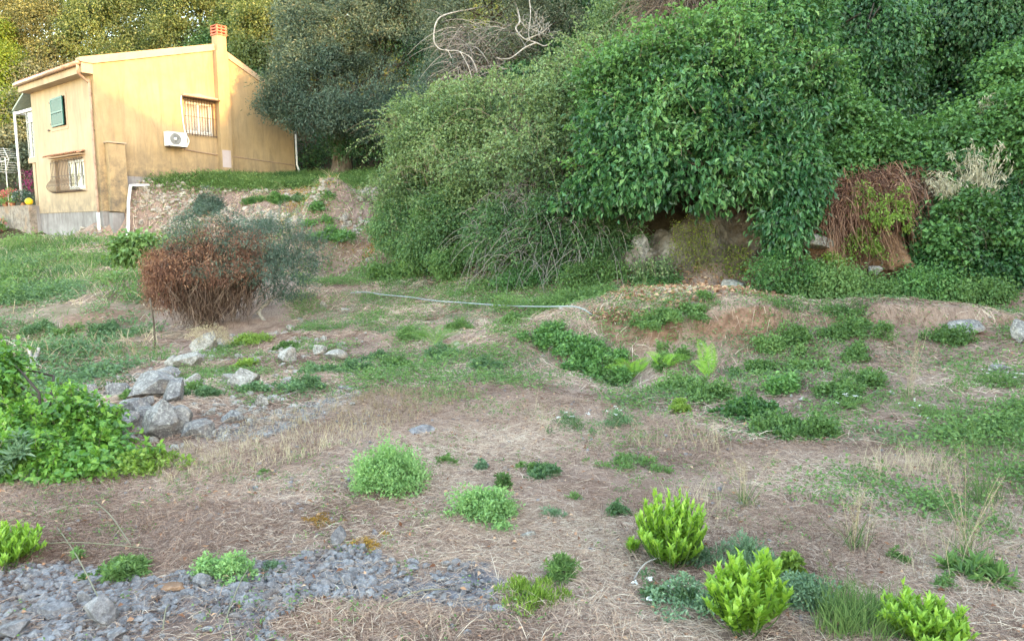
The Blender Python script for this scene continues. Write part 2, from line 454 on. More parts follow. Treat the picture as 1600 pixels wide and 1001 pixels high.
def leaf_geo(pos, d, nrm, ln, wd, detail=0, fold=.25, curve=.12):
    """pos (N,3) leaf bases -> V, F, count per leaf"""
    d, s, n = frames(d, nrm)
    N = len(pos); ln = np.broadcast_to(ln, (N,))[:, None]; wd = np.broadcast_to(wd, (N,))[:, None]
    if detail == 0:
        V = np.stack([pos, pos + d * ln * .5 + s * wd * .5 + n * wd * fold, pos + d * ln - n * ln * curve, pos + d * ln * .5 - s * wd * .5 + n * wd * fold], 1)
        T = np.array([[0, 1, 2], [0, 2, 3]])
    else:
        def r(t, k): return pos + d * ln * t + n * (ln * curve * (t * (1 - t) * 3 - t * t)) * 1.0 + s * wd * k + n * wd * abs(k) * fold * 1.2
        V = np.stack([r(0, 0), r(.28, .42), r(.28, -.42), r(.4, 0), r(.65, .40), r(.65, -.40), r(.72, 0), r(1, 0)], 1)
        T = np.array([[0, 1, 3], [0, 3, 2], [3, 1, 4], [3, 4, 6], [2, 3, 6], [2, 6, 5], [6, 4, 7], [6, 7, 5]])
    k = V.shape[1]
    F = (T[None] + (np.arange(N) * k)[:, None, None]).reshape(-1, 3)
    return V.reshape(-1, 3), F, k

def leaves(name, pos, d, nrm, ln, wd, mat, parent=None, rnd=None, detail=0, fold=.25, curve=.12, origin=None):
    V, F, k = leaf_geo(pos, d, nrm, ln, wd, detail, fold, curve)
    if rnd is None: rnd = rng.random(len(pos))
    return mk(name, V, F, mat, parent, {"rnd": np.repeat(np.clip(rnd, 0, 1), k)}, origin=_org(parent, origin))

def _org(parent, origin):
    if origin is not None: return np.array(origin, float)
    while parent is not None and parent.parent is not None: parent = parent.parent
    if parent is not None: return np.array(parent.location)
    return None

def join(parts):
    """parts: list of (V, F) -> V, F"""
    Vs, Fs, o = [], [], 0
    for V, F in parts:
        Vs.append(V); Fs.append(F + o); o += len(V)
    return np.concatenate(Vs), np.concatenate(Fs)

def sticks_geo(p0, p1, r0, r1, sides=3):
    N = len(p0); d = unit(p1 - p0)
    a = unit(np.cross(d, np.where(np.abs(d[:, 2:3]) > .9, np.array([[1., 0, 0]]), np.array([[0, 0, 1.]]))))
    b = np.cross(d, a)
    r0 = np.broadcast_to(r0, (N,))[:, None]; r1 = np.broadcast_to(r1, (N,))[:, None]
    ring = []
    for k in range(sides):
        t = 2 * pi * k / sides; o = a * cos(t) + b * sin(t)
        ring.append(p0 + o * r0)
    for k in range(sides):
        t = 2 * pi * k / sides; o = a * cos(t) + b * sin(t)
        ring.append(p1 + o * r1)
    V = np.stack(ring, 1)
    T = np.array([[k, (k + 1) % sides, sides + (k + 1) % sides, sides + k] for k in range(sides)])
    F = (T[None] + (np.arange(N) * 2 * sides)[:, None, None]).reshape(-1, 4)
    return V.reshape(-1, 3), F, 2 * sides

def curves_geo(pts, r0, r1, sides=3):
    """pts (N,K,3) polylines -> joined sticks"""
    N, K, _ = pts.shape
    r0 = np.broadcast_to(r0, (N,)); r1 = np.broadcast_to(r1, (N,))
    P0 = pts[:, :-1].reshape(-1, 3); P1 = pts[:, 1:].reshape(-1, 3)
    t0 = np.arange(K - 1) / (K - 1); t1 = t0 + 1 / (K - 1)
    ra = (r0[:, None] * (1 - t0) + r1[:, None] * t0).ravel(); rb = (r0[:, None] * (1 - t1) + r1[:, None] * t1).ravel()
    return sticks_geo(P0, P1, ra, rb, sides)

def curves(name, pts, r0, r1, mat, parent=None, sides=3, rnd=None, origin=None):
    V, F, k = curves_geo(pts, r0, r1, sides)
    N, K, _ = pts.shape
    if rnd is None: rnd = rng.random(N)
    return mk(name, V, F, mat, parent, {"rnd": np.repeat(np.repeat(rnd, K - 1), k)}, origin=_org(parent, origin))

def tube(path, rad, sides=8, closed_caps=True):
    """one smooth tube along a path (K,3) with radii (K,) -> V, F(quads)"""
    path = np.asarray(path, float); K = len(path); rad = np.broadcast_to(rad, (K,))
    tan = np.gradient(path, axis=0); tan = unit(tan)
    a = np.cross(tan, np.array([0.3, .1, 1.0])); a = unit(a)
    for i in range(1, K):
        v = a[i - 1] - tan[i] * (a[i - 1] @ tan[i]); a[i] = v / max(np.linalg.norm(v), 1e-9)
    b = np.cross(tan, a)
    ang = np.arange(sides) * 2 * pi / sides
    V = path[:, None] + rad[:, None, None] * (a[:, None] * np.cos(ang)[None, :, None] + b[:, None] * np.sin(ang)[None, :, None])
    F = []
    for i in range(K - 1):
        for k in range(sides):
            F.append([i * sides + k, i * sides + (k + 1) % sides, (i + 1) * sides + (k + 1) % sides, (i + 1) * sides + k])
    V = V.reshape(-1, 3)
    if closed_caps:
        n = len(V)
        V = np.concatenate([V, path[:1], path[-1:]])
        for k in range(sides):
            F.append([n, (k + 1) % sides, k, k]); F.append([n + 1, (K - 1) * sides + k, (K - 1) * sides + (k + 1) % sides, (K - 1) * sides + (k + 1) % sides])
    return V, np.array(F)

def clean_quads(F):
    q = F[F[:, 2] != F[:, 3]]; t = F[F[:, 2] == F[:, 3]][:, :3]
    return [q, t]

def tubeobj(name, paths, mat, parent=None, sides=8, smooth=True, origin=None):
    parts = [tube(p, r, sides) for p, r in paths]
    V, F = join(parts)
    return mk(name, V, clean_quads(F), mat, parent, smooth=smooth, origin=_org(parent, origin))

def spline(pts, n):
    pts = np.asarray(pts, float); K = len(pts)
    t = np.linspace(0, K - 1, n); out = []
    for x in t:
        i = min(int(x), K - 2); f = x - i
        p0 = pts[max(i - 1, 0)]; p1 = pts[i]; p2 = pts[i + 1]; p3 = pts[min(i + 2, K - 1)]
        out.append(.5 * (2 * p1 + (p2 - p0) * f + (2 * p0 - 5 * p1 + 4 * p2 - p3) * f * f + (3 * p1 - p0 - 3 * p2 + p3) * f ** 3))
    return np.array(out)

def blades_geo(base, tip, width, bendz=.0, side=None):
    N = len(base); mid = (base + tip) / 2 + np.array([0, 0, 1.]) * np.broadcast_to(bendz, (N,))[:, None]
    d = unit(tip - base)
    s = unit(np.cross(d, rnd_dir(N))) if side is None else side
    wd = np.broadcast_to(width, (N,))[:, None]
    V = np.stack([base - s * wd * .5, base + s * wd * .5, mid + s * wd * .4, mid - s * wd * .4, tip], 1)
    T = np.array([[0, 1, 2], [0, 2, 3], [3, 2, 4]])
    return V.reshape(-1, 3), (T[None] + (np.arange(N) * 5)[:, None, None]).reshape(-1, 3), 5

def blades(name, base, tip, width, mat, parent=None, bendz=0., rnd=None, origin=None):
    V, F, k = blades_geo(base, tip, width, bendz)
    if rnd is None: rnd = rng.random(len(base))
    return mk(name, V, F, mat, parent, {"rnd": np.repeat(np.clip(rnd, 0, 1), k)}, origin=_org(parent, origin))

_ICO = {}
def ico(sub):
    if sub in _ICO: return _ICO[sub]
    t = (1 + 5 ** .5) / 2
    V = [(-1, t, 0), (1, t, 0), (-1, -t, 0), (1, -t, 0), (0, -1, t), (0, 1, t), (0, -1, -t), (0, 1, -t), (t, 0, -1), (t, 0, 1), (-t, 0, -1), (-t, 0, 1)]
    F = [(0, 11, 5), (0, 5, 1), (0, 1, 7), (0, 7, 10), (0, 10, 11), (1, 5, 9), (5, 11, 4), (11, 10, 2), (10, 7, 6), (7, 1, 8), (3, 9, 4), (3, 4, 2), (3, 2, 6), (3, 6, 8), (3, 8, 9), (4, 9, 5), (2, 4, 11), (6, 2, 10), (8, 6, 7), (9, 8, 1)]
    V = [np.array(v) / np.linalg.norm(v) for v in V]
    for _ in range(sub):
        c = {}; nf = []
        def mid(a, b):
            k = (min(a, b), max(a, b))
            if k not in c:
                m = V[a] + V[b]; V.append(m / np.linalg.norm(m)); c[k] = len(V) - 1
            return c[k]
        for a, b, d in F:
            ab, bd, da = mid(a, b), mid(b, d), mid(d, a)
            nf += [(a, ab, da), (b, bd, ab), (d, da, bd), (ab, bd, da)]
        F = nf
    _ICO[sub] = (np.array(V), np.array(F))
    return _ICO[sub]

def rock_geo(c, size, rz=0., sub=3, seed=0, planes=13, nz=.09):
    r = np.random.default_rng(seed)
    V, F = ico(sub); V = V.copy()
    for k in range(planes):                       # chop facets
        n = unit(r.normal(size=3)); h = r.uniform(.42, .82)
        dd = V @ n; V = V - np.outer(np.maximum(dd - h, 0), n) * .92
    V = V * (1 + nz * fbm(V * 2.2 + seed * 3.1, 4, seed)[:, None] + nz * .35 * fbm(V * 8 + seed, 2, seed + 5)[:, None])
    V = V * np.asarray(size)
    a = r.uniform(-.2, .2); V = V @ np.array([[1, 0, 0], [0, cos(a), -sin(a)], [0, sin(a), cos(a)]]).T
    V = V @ np.array([[cos(rz), -sin(rz), 0], [sin(rz), cos(rz), 0], [0, 0, 1]]).T
    return V + np.asarray(c), F

def many_stones(x, y, z, r, sub=1, seed=0, flat=.7):
    """stones as arrays, merged"""
    N = len(x); rr = np.random.default_rng(seed)
    V0, F0_ = ico(sub); k = len(V0)
    variants = []
    for q in range(12):
        v = V0.copy()
        for _ in range(7):
            n = unit(rr.normal(size=3)); h = rr.uniform(.45, .8); v = v - np.outer(np.maximum(v @ n - h, 0), n)
        variants.append(v * (1 + .18 * rr.normal(size=(k, 1)) * .5))
    variants = np.array(variants)
    Vv = variants[rr.integers(0, 12, N)] * (np.asarray(r)[:, None, None] * np.stack([rr.uniform(.8, 1.35, N), rr.uniform(.7, 1.1, N), rr.uniform(.5, 1., N) * flat / .7], -1)[:, None, :])
    a = rr.uniform(0, 2 * pi, N); b = rr.normal(0, .4, N)
    Rz = np.zeros((N, 3, 3)); Rz[:, 0, 0] = np.cos(a); Rz[:, 0, 1] = -np.sin(a); Rz[:, 1, 0] = np.sin(a); Rz[:, 1, 1] = np.cos(a); Rz[:, 2, 2] = 1
    Rx = np.zeros((N, 3, 3)); Rx[:, 0, 0] = 1; Rx[:, 1, 1] = np.cos(b); Rx[:, 1, 2] = -np.sin(b); Rx[:, 2, 1] = np.sin(b); Rx[:, 2, 2] = np.cos(b)
    Vv = np.einsum('nij,nkj->nki', Rz @ Rx, Vv) + np.stack([x, y, z], -1)[:, None, :]
    F = (F0_[None] + (np.arange(N) * k)[:, None, None]).reshape(-1, 3)
    return Vv.reshape(-1, 3), F

def ells_px(lst):
    """(px, py, depth, rx px, rz px, ry m) -> centres (n,3) and radii (n,3) in metres"""
    C, Rr = [], []
    for px, py, Y, rx, rz, ry in lst:
        C.append(P(px, py, Y)); s = Y / FPX
        Rr.append((rx * s, ry, rz * s))
    return np.array(C), np.array(Rr)

def clump_pts(C, Rr, n_cl, per, cl_r, seed=0, face=None, low=-1.0, depth=(.80, 1.06), inner=.72, ground=True):
    """foliage point cloud: clumps on the ellipsoids' shells. returns pos, out, clump id, clump rnd"""
    r = np.random.default_rng(seed)
    area = (Rr[:, 0] * Rr[:, 1] + Rr[:, 0] * Rr[:, 2] + Rr[:, 1] * Rr[:, 2])
    need = n_cl * 4
    e = r.choice(len(C), need, p=area / area.sum())
    d = unit(r.normal(size=(need, 3)))
    if face is not None:
        d = np.where((d @ np.asarray(face) < -.35)[:, None], -d, d)
    ok = d[:, 2] > low
    rad = r.uniform(depth[0], depth[1], need)
    lump = 1 + .22 * noise3(d * 2.6 + e[:, None] * 7.7, seed) + .10 * noise3(d * 6.5 + e[:, None] * 3.7, seed + 1)
    c = C[e] + d * Rr[e] * (rad * lump)[:, None]
    for k in range(len(C)):
        q = np.linalg.norm((c - C[k]) / Rr[k], axis=1)
        ok &= (q > inner) | (e == k)
    if ground:
        ok &= c[:, 2] > H(c[:, 0], c[:, 1]) + min(.02, float(Rr[:, 2].min()) * .15 - .005)
    c = c[ok][:n_cl]; d = d[ok][:n_cl]; e = e[ok][:n_cl]
    out = unit(d / Rr[e])
    n = len(c); per_c = np.full(n, per)
    idx = np.repeat(np.arange(n), per_c)
    crad = cl_r * r.uniform(.6, 1.35, n)
    off = r.normal(size=(len(idx), 3)) * .5 * crad[idx][:, None]
    off *= np.array([1.1, 1.1, .8])
    pos = c[idx] + off
    o2 = unit(out[idx] + unit(off) * .7)
    cr = r.random(n)
    return pos, o2, idx, cr

def foliage(name, mat, parent, lst=None, CR=None, n_cl=300, per=60, cl_r=.3, ln=.08, wd=.04, droop=.3, up=.45, rand=.55, seed=0, face=None, low=-1.0, detail=0,
            depth=(.80, 1.10), inner=.72, tipbright=.25, ground=True, curve=.12, normrand=.5, gap=.0, gapsc=1.3, deep=.35):
    """gap > 0 leaves holes in the outer shell; 'deep' is the share of clumps placed well inside"""
    C, Rr = CR if CR is not None else ells_px(lst)
    pos, out, idx, cr = clump_pts(C, Rr, n_cl, per, cl_r, seed, face, low, depth, inner, ground)
    if gap > 0:
        keep = (noise3(pos * gapsc, seed + 31) + .5 * noise3(pos * gapsc * 2.3, seed + 32)) > -1 + gap
        pos, out, idx = pos[keep], out[keep], idx[keep]
        p2, o2, i2, c2 = clump_pts(C, Rr, int(n_cl * deep), per, cl_r * 1.2, seed + 5, face, low, (.5, .8), .0, ground)
        pos = np.concatenate([pos, p2]); out = np.concatenate([out, o2]); idx = np.concatenate([idx, i2 + len(cr)]); cr = np.concatenate([cr, c2])
    r = np.random.default_rng(seed + 99)
    N = len(pos)
    d = unit(out * .55 + unit(r.normal(size=(N, 3))) * rand + np.array([0, 0, -droop]))
    nn = unit(out * .5 + np.array([0, 0, up]) + unit(r.normal(size=(N, 3))) * normrand)
    sz = r.uniform(.5, 1.35, N)
    rn = .42 + .30 * noise3(pos * .9, seed + 3) + .42 * (cr[idx] - .5) + r.normal(0, .15, N) + tipbright * np.clip(r.random(N) - .7, 0, 1)
    return leaves(name, pos, d, nn, ln * sz, wd * sz, mat, parent, rn, detail, curve=curve)

def limbs(base, targets, r0, r1, seed=0, wob=.12, K=7):
    """curved limbs from base to each target: list of (path, radii)"""
    r = np.random.default_rng(seed); out = []
    for t in targets:
        t = np.asarray(t, float); L = np.linalg.norm(t - base)
        m = base * .5 + t * .5 + r.normal(size=3) * L * wob + np.array([0, 0, L * .08])
        p = spline([base, base * .72 + t * .28 + r.normal(size=3) * L * wob * .5 + np.array([0, 0, L * .06]), m, t], K)
        out.append((p, np.linspace(r0, r1, K)))
    return out

# ================================================================== GROUND
def axis(segs):
    out = [segs[0][0]]
    for a, b, s in segs:
        n = max(int(round((b - a) / s)), 1); out += list(np.linspace(a, b, n + 1)[1:])
    return np.array(out)
gx = axis([(-47, -16, 1.2), (-16, -6, .12), (-6, 6, .035), (6, 16, .12), (16, 47, 1.2)])
gy = axis([(-41, -1, 2), (-1, 2, .2), (2, 7, .03), (7, 14, .06), (14, 34, .14), (34, 101, 1.5)])
XX, YY = np.meshgrid(gx, gy)
xf, yf = XX.ravel(), YY.ravel()
zf = H(xf, yf)
near = np.clip(1 - (yf - 6) / 14, 0.25, 1)
zf = zf + near * (.016 * fbm2(xf, yf, 14, 3, 21) + .012 * np.abs(fbm2(xf, yf, 5, 3, 22))) - .006
pg_gravel = polyxy([(0, 900), (130, 880), (250, 905), (450, 870), (560, 850), (620, 880), (760, 880), (790, 960), (620, 940), (480, 935), (420, 985), (700, 1001), (400, 1001), (0, 1001)])
pg_gravel[pg_gravel[:, 1] < 2.75, 1] = 2.2
def soft(x, y, poly, seed=0, wd=.25):
    k = inpoly(x + wd * fbm2(x, y, 2.5, 3, seed), y + wd * fbm2(x, y, 2.5, 3, seed + 9), poly)
    return k.astype(float)
m_gravel = soft(xf, yf, pg_gravel, 3) * np.clip(.75 + 1.8 * fbm2(xf, yf, 2.2, 4, 41), .1, 1)
pg_gr2 = polyxy([(350, 660), (450, 640), (560, 605), (570, 615), (480, 665), (400, 690), (330, 690)])
m_gravel = np.maximum(m_gravel, soft(xf, yf, pg_gr2, 5) * .8)
pg_soil = polyxy([(920, 500), (960, 480), (1060, 490), (1050, 540), (960, 545)])
m_soil = soft(xf, yf, pg_soil, 7, .15)
pg_soil2 = polyxy([(110, 485), (240, 478), (240, 500), (110, 515)])
m_soil = np.maximum(m_soil, soft(xf, yf, pg_soil2, 8, .3) * .7)
m_soil = np.maximum(m_soil, soft(xf, yf, polyxy([(196, 290), (600, 286), (620, 400), (480, 400), (190, 376)]), 16, .4) * .5)
m_soil = np.maximum(m_soil, soft(xf, yf, polyxy([(410, 975), (480, 935), (580, 955), (640, 985), (560, 1001), (430, 1001)]), 9, .05))
_sc = (xf > 1.0) & (xf < 6.5) & (yf > 7.95) & (yf < 8.42)
m_soil = np.maximum(m_soil, _sc * np.clip(.5 + 2.5 * fbm2(xf, yf, 1.5, 3, 53), 0, 1))
pg_green = polyxy([(0, 385), (200, 395), (240, 470), (260, 560), (130, 620), (0, 640)])
m_green = np.zeros_like(xf)
m_gravel = np.maximum(m_gravel, soft(xf, yf, polyxy([(196, 292), (470, 298), (590, 296), (600, 350), (560, 368), (480, 374), (300, 368), (190, 374)]), 6, .5) * .55)
m_green = np.maximum(m_green, soft(xf, yf, pg_green, 11, .8) * .55 * np.clip(.6 + 2 * fbm2(xf, yf, .7, 3, 33), 0, 1))
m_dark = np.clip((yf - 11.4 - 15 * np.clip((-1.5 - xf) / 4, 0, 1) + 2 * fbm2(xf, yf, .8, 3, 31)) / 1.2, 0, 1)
gm, nt, b, out = newmat('ground_soil')
n_big = ntex(nt, 1.3, 6, .65); n_mid = ntex(nt, 9, 8, .7); n_fine = ntex(nt, 60, 6, .8); n_str = ntex(nt, 30, 5, .7, mapping=(3, .6, 1), dist=1.5)
straw = ramp(nt, n_str, [(.3, (.14, .095, .075)), (.45, (.29, .205, .165)), (.6, (.43, .33, .27)), (.75, (.57, .48, .41))])
brown = ramp(nt, n_mid, [(.3, (.10, .062, .047)), (.5, (.22, .142, .108)), (.7, (.37, .27, .215))])
c = mixc(nt, ramp(nt, n_big, [(.42, (0, 0, 0)), (.6, (.8, .8, .8))]), straw, brown)
grav = ramp(nt, n_mid, [(.3, (.085, .08, .09)), (.5, (.20, .19, .21)), (.7, (.36, .35, .37))])
c = mixc(nt, attr(nt, 'gravel'), c, grav)
red = ramp(nt, n_mid, [(.3, (.11, .06, .04)), (.5, (.22, .13, .09)), (.7, (.37, .24, .175))])
c = mixc(nt, attr(nt, 'soil'), c, red)
gr = ramp(nt, n_fine, [(.3, (.045, .06, .02)), (.7, (.14, .16, .06))])
c = mixc(nt, attr(nt, 'green'), c, gr)
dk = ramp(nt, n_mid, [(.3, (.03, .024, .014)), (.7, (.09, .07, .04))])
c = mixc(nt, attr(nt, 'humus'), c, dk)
nt.links.new(c, b.inputs["Base Color"])
b.inputs["Roughness"].default_value = .95; b.inputs["Specular IOR Level"].default_value = .1
ad = nt.nodes.new("ShaderNodeMath"); ad.operation = 'ADD'
nt.links.new(n_mid, ad.inputs[0]); nt.links.new(n_fine, ad.inputs[1])
bump(nt, b, ad.outputs[0], .8, .02)
nx, ny = len(gx), len(gy)
ii = (np.arange(ny - 1)[:, None] * nx + np.arange(nx - 1)[None, :]).ravel()
Fg = np.stack([ii, ii + 1, ii + nx + 1, ii + nx], -1)
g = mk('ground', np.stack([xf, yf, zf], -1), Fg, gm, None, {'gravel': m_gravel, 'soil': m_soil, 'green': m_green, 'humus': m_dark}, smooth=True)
g["kind"] = "structure"

# ================================================================== HOUSE
def LW(V):
    V = np.asarray(V, float); q = HC[None] + V[:, :1] * HA[None] + V[:, 1:2] * HB[None]
    return np.concatenate([q, V[:, 2:3]], 1)
def box(x0, x1, y0, y1, z0, z1):
    V = np.array([[x, y, z] for z in (z0, z1) for y in (y0, y1) for x in (x0, x1)], float)
    return V, np.array([[0, 2, 3, 1], [4, 5, 7, 6], [0, 1, 5, 4], [2, 6, 7, 3], [0, 4, 6, 2], [1, 3, 7, 5]])
def prism(poly, y0, y1, ax='y'):
    """poly in (x,z), extruded along y (ax='y'); or poly (y,z) extruded along x"""
    n = len(poly); V = []
    for t in (y0, y1):
        for a, z in poly: V.append((a, t, z) if ax == 'y' else (t, a, z))
    F = [[i, (i + 1) % n, n + (i + 1) % n, n + i] for i in range(n)]
    caps = [list(range(n))[::-1], [n + i for i in range(n)]]
    return np.array(V, float), F, caps
def solids(name, boxes, mat, parent, prisms=(), world=False):
    Vs, Q, o = [], {}, 0
    for V, F in boxes:
        Vs.append(V); Q.setdefault(4, []).append(F + o); o += len(V)
    for V, F, caps in prisms:
        Vs.append(V); Q.setdefault(4, []).append(np.array(F) + o)
        for cc in caps: Q.setdefault(len(cc), []).append(np.array([cc]) + o)
        o += len(V)
    V = np.concatenate(Vs)
    return mk(name, V if world else LW(V), [np.concatenate(v) for v in Q.values()], mat, parent, origin=_org(parent, None))

house = thing('house', 'two storey ochre plastered house with brick topped chimney on the slope', 'house', loc(0, 0, 1.4))
GL = 7.8; FL = 5.6; RX = 4.45
def rz(x): return 7.16 + (8.42 - 7.16) * x / RX if x < RX else 8.42 - (8.42 - 6.83) * (x - RX) / (7.8 - RX)
wx0, wx1, wz0, wz1 = 3.1, 4.22, 5.22, 6.42
T = .3
pr = [prism([(0, 2.3), (wx0, 2.3), (wx0, rz(wx0)), (0, rz(0))], 0, T),
      prism([(wx0, 2.3), (wx1, 2.3), (wx1, wz0), (wx0, wz0)], 0, T),
      prism([(wx0, wz1), (wx1, wz1), (wx1, rz(wx1)), (wx0, rz(wx0))], 0, T),
      prism([(wx1, 2.3), (GL, 2.3), (GL, rz(GL)), (RX, rz(RX)), (wx1, rz(wx1))], 0, T)]
solids('wall', [], M['plaster'], house, pr)
# facade with a lower window opening, and the shuttered opening above
fy0, fy1, fz0, fz1 = 1.2, 3.75, 3.1, 4.17
uy0, uy1, uz0, uz1 = 2.42, 3.66, 5.38, 6.40
fb = [box(0, T, T, fy0, 2.3, 6.9), box(0, T, fy0, fy1, 2.3, fz0), box(0, T, fy0, uy0, fz1, 6.9), box(0, T, uy0, uy1, fz1, uz0), box(0, T, uy0, uy1, uz1, 6.9),
      box(0, T, uy1, fy1, fz1, 6.9), box(0, T, fy1, FL, 2.3, 6.9)]
solids('wall', fb, M['plasterpale'], house)
solids('wall', [box(T, GL, FL - T, FL, 2.3, 6.8), box(GL - T, GL, T, FL - T, 2.3, 6.75)], M['plasterpale'], house, [])
solids('foundation', [box(.02, T, .02, FL, .6, 2.3), box(T, .78, .02, T, .6, 2.3)], M['cement'], house)
# fascia band under the eave, with its soffit
solids('fascia', [box(-.36, 0, -.02, FL + .1, 6.82, 7.14), box(0, T, T, FL + .1, 6.9, 7.15)], M['plasterpale'], house, [])
# roof: two pitches of curved tiles
def roofside(x0, z0, x1, z1, y0, y1, lo):
    Vs, n = [], 0
    L = math.hypot(x1 - x0, z1 - z0); ny_ = int((y1 - y0) / .035)
    ys = np.linspace(y0, y1, ny_); bumpy = .065 * np.abs(np.sin(ys * pi / .21))
    xs = np.linspace(0, 1, 30)
    V = []
    for t in xs:
        for yy, bz in zip(ys, bumpy):
            step = .018 * ((t * L / .36) % 1)
            V.append((x0 + (x1 - x0) * t, yy, z0 + (z1 - z0) * t + bz + step + .085))
    V = np.array(V); k = len(ys)
    i = (np.arange(29)[:, None] * k + np.arange(k - 1)[None]).ravel()
    F = np.stack([i, i + k, i + k + 1, i + 1], -1)
    return V, F
ra = roofside(-.42, 7.08, RX, 8.46, -.03, FL + .2, 0); rb = roofside(GL + .25, 6.74, RX, 8.46, -.03, FL + .2, 0)
roof = mk('roof', LW(np.concatenate([ra[0], rb[0]])), np.concatenate([ra[1], rb[1][:, ::-1] + len(ra[0])]), M['terracotta'], house, smooth=True, origin=_org(house, None))
solids('roof_deck', [], M['trim'], house, [prism([(-.36, 7.142), (T, 7.152), (RX, 8.43), (GL, rz(GL) + .02), (GL + .2, 6.76), (GL + .2, 6.83), (RX, 8.50), (-.36, 7.16)], T, FL + .1)])
# verge strip along the gable
solids('verge', [], M['trim'], house, [prism([(-.02, 7.155), (RX, 8.42), (RX, 8.66), (-.40, 7.30), (-.40, 7.16)], -.05, T), prism([(RX, 8.42), (GL + .05, 6.81), (GL + .22, 6.80), (GL + .22, 6.92), (RX, 8.66)], -.05, T)])
# chimney
ch = solids('chimney', [box(4.33, 4.80, -.26, 0, 3.0, 8.36), box(4.38, 4.75, -.258, .12, 8.36, 8.95)], M['plaster'], house)
cb = [box(4.35, 4.78, -.29, .15, z, z + .05) for z in (8.952, 9.06, 9.17)] + [box(4.35, 4.78, -.28, .14, 9.28, 9.31)]
for z in (9.002, 9.11, 9.22):
    for x in (4.36, 4.535, 4.71): cb += [box(x, x + .06, -.275, -.22, z, z + .058), box(x, x + .06, .08, .135, z, z + .058)]
    cb += [box(4.45, 4.68, -.15, .0, z, z + .058)]
obj = solids('chimney_top', cb, M['redbrick'], ch)
obj.parent = ch; obj.location = (0, 0, 0)
solids('plaster_patch', [box(4.37, 4.72, -.265, -.24, 4.05, 4.70)], M['patch'], house)
# buttress pier at the corner (sloping foot) and plinth edges
solids('buttress', [], M['plaster'], house, [prism([(.20, 2.3), (.62, 2.25), (.78, 2.9), (.76, 4.55), (.22, 4.58)], -.28, 0)])
solids('buttress_base', [box(.2, .6, -.27, .0, .9, 2.24)], M['cement'], house)
solids('buttress_cap', [box(.17, .80, -.32, 0, 4.585, 4.63)], M['trim'], house)
solids('skirting', [box(.79, 3.1, -.05, 0, 2.6, 3.52)], M['cement'], house)
# thin cable duct sloping along the gable
solids('cable_duct', [], M['copper'], house, [prism([(3.0, 4.60), (4.31, 4.50), (4.31, 4.53), (3.0, 4.63)], -.04, 0), prism([(4.82, 4.50), (7.8, 4.36), (7.8, 4.39), (4.82, 4.53)], -.04, 0)])
solids('lower_band', [], M['plaster'], house, [prism([(4.82, 3.2), (7.79, 3.4), (7.79, 4.35), (4.82, 4.485)], -.035, 0)])

def window(name, x0, x1, z0, z1, plane, sashes, curtain=True, depth=.12):
    """plane 'g': gable wall (outside is -y), 'f': facade (outside is -x). returns the window's frame object"""
    def bx(a0, a1, d0, d1, c0, c1):
        return box(a0, a1, d0, d1, c0, c1) if plane == 'g' else box(d0, d1, a0, a1, c0, c1)
    fr = solids(name, [bx(x0, x0 + .06, depth, depth + .07, z0, z1), bx(x1 - .06, x1, depth, depth + .07, z0, z1), bx(x0 + .06, x1 - .06, depth, depth + .07, z0, z0 + .06), bx(x0 + .06, x1 - .06, depth, depth + .07, z1 - .06, z1)], M['whitepaint'], house)
    wdt = (x1 - x0 - .12) / sashes; bb = []; gl = []; cu = []
    for s in range(sashes):
        a = x0 + .06 + s * wdt; e = a + wdt
        bb += [bx(a + .004, a + .06, depth - .025, depth + .045, z0 + .064, z1 - .064), bx(e - .06, e - .004, depth - .025, depth + .045, z0 + .064, z1 - .064),
               bx(a + .06, e - .06, depth - .025, depth + .045, z0 + .064, z0 + .12), bx(a + .06, e - .06, depth - .025, depth + .045, z1 - .12, z1 - .064)]
        gl.append(bx(a + .06, e - .06, depth + .005, depth + .012, z0 + .12, z1 - .12))
    for nm, l, mt in (('sash', bb, M['whitepaint']), ('pane', gl, M['glass'])):
        o = solids(nm, l, mt, house); o.parent = fr
    if curtain:
        k = 60; t = np.linspace(x0 + .1, x1 - .1, k); wv = depth + .16 + .018 * np.sin(t * 55)
        V = []
        for zz in (z0 + .08, z1 - .08):
            for a, ww in zip(t, wv): V.append((a, ww, zz) if plane == 'g' else (ww, a, zz))
        i = np.arange(k - 1); o = mk('curtain', LW(np.array(V)), np.stack([i, i + 1, i + k + 1, i + k], -1), M['curtain'], house, origin=_org(house, None)); o.parent = fr
    return fr
M['clearglass'], _nt, _b, _o = newmat('clear_window_glass')
_b.inputs["Base Color"].default_value = (.5, .55, .56, 1); _b.inputs["Roughness"].default_value = .05; _b.inputs["Alpha"].default_value = .25
_g = M['glass']; M['glass'] = M['clearglass']
window('window', wx0, wx1, wz0, wz1, 'g', 2)
M['glass'] = _g
window('window', fy0, fy1 - .85, fz0, fz1, 'f', 3, False)
solids('window_screen', [box(.1, .13, fy1 - .85, fy1 - .02, fz0, fz1)], M['trim'], house)
solids('room_shade', [box(.29, .30, fy0, fy1, fz0, fz1)], M['dark'], house)  # dark sheet closing the opening, painted as the unlit room
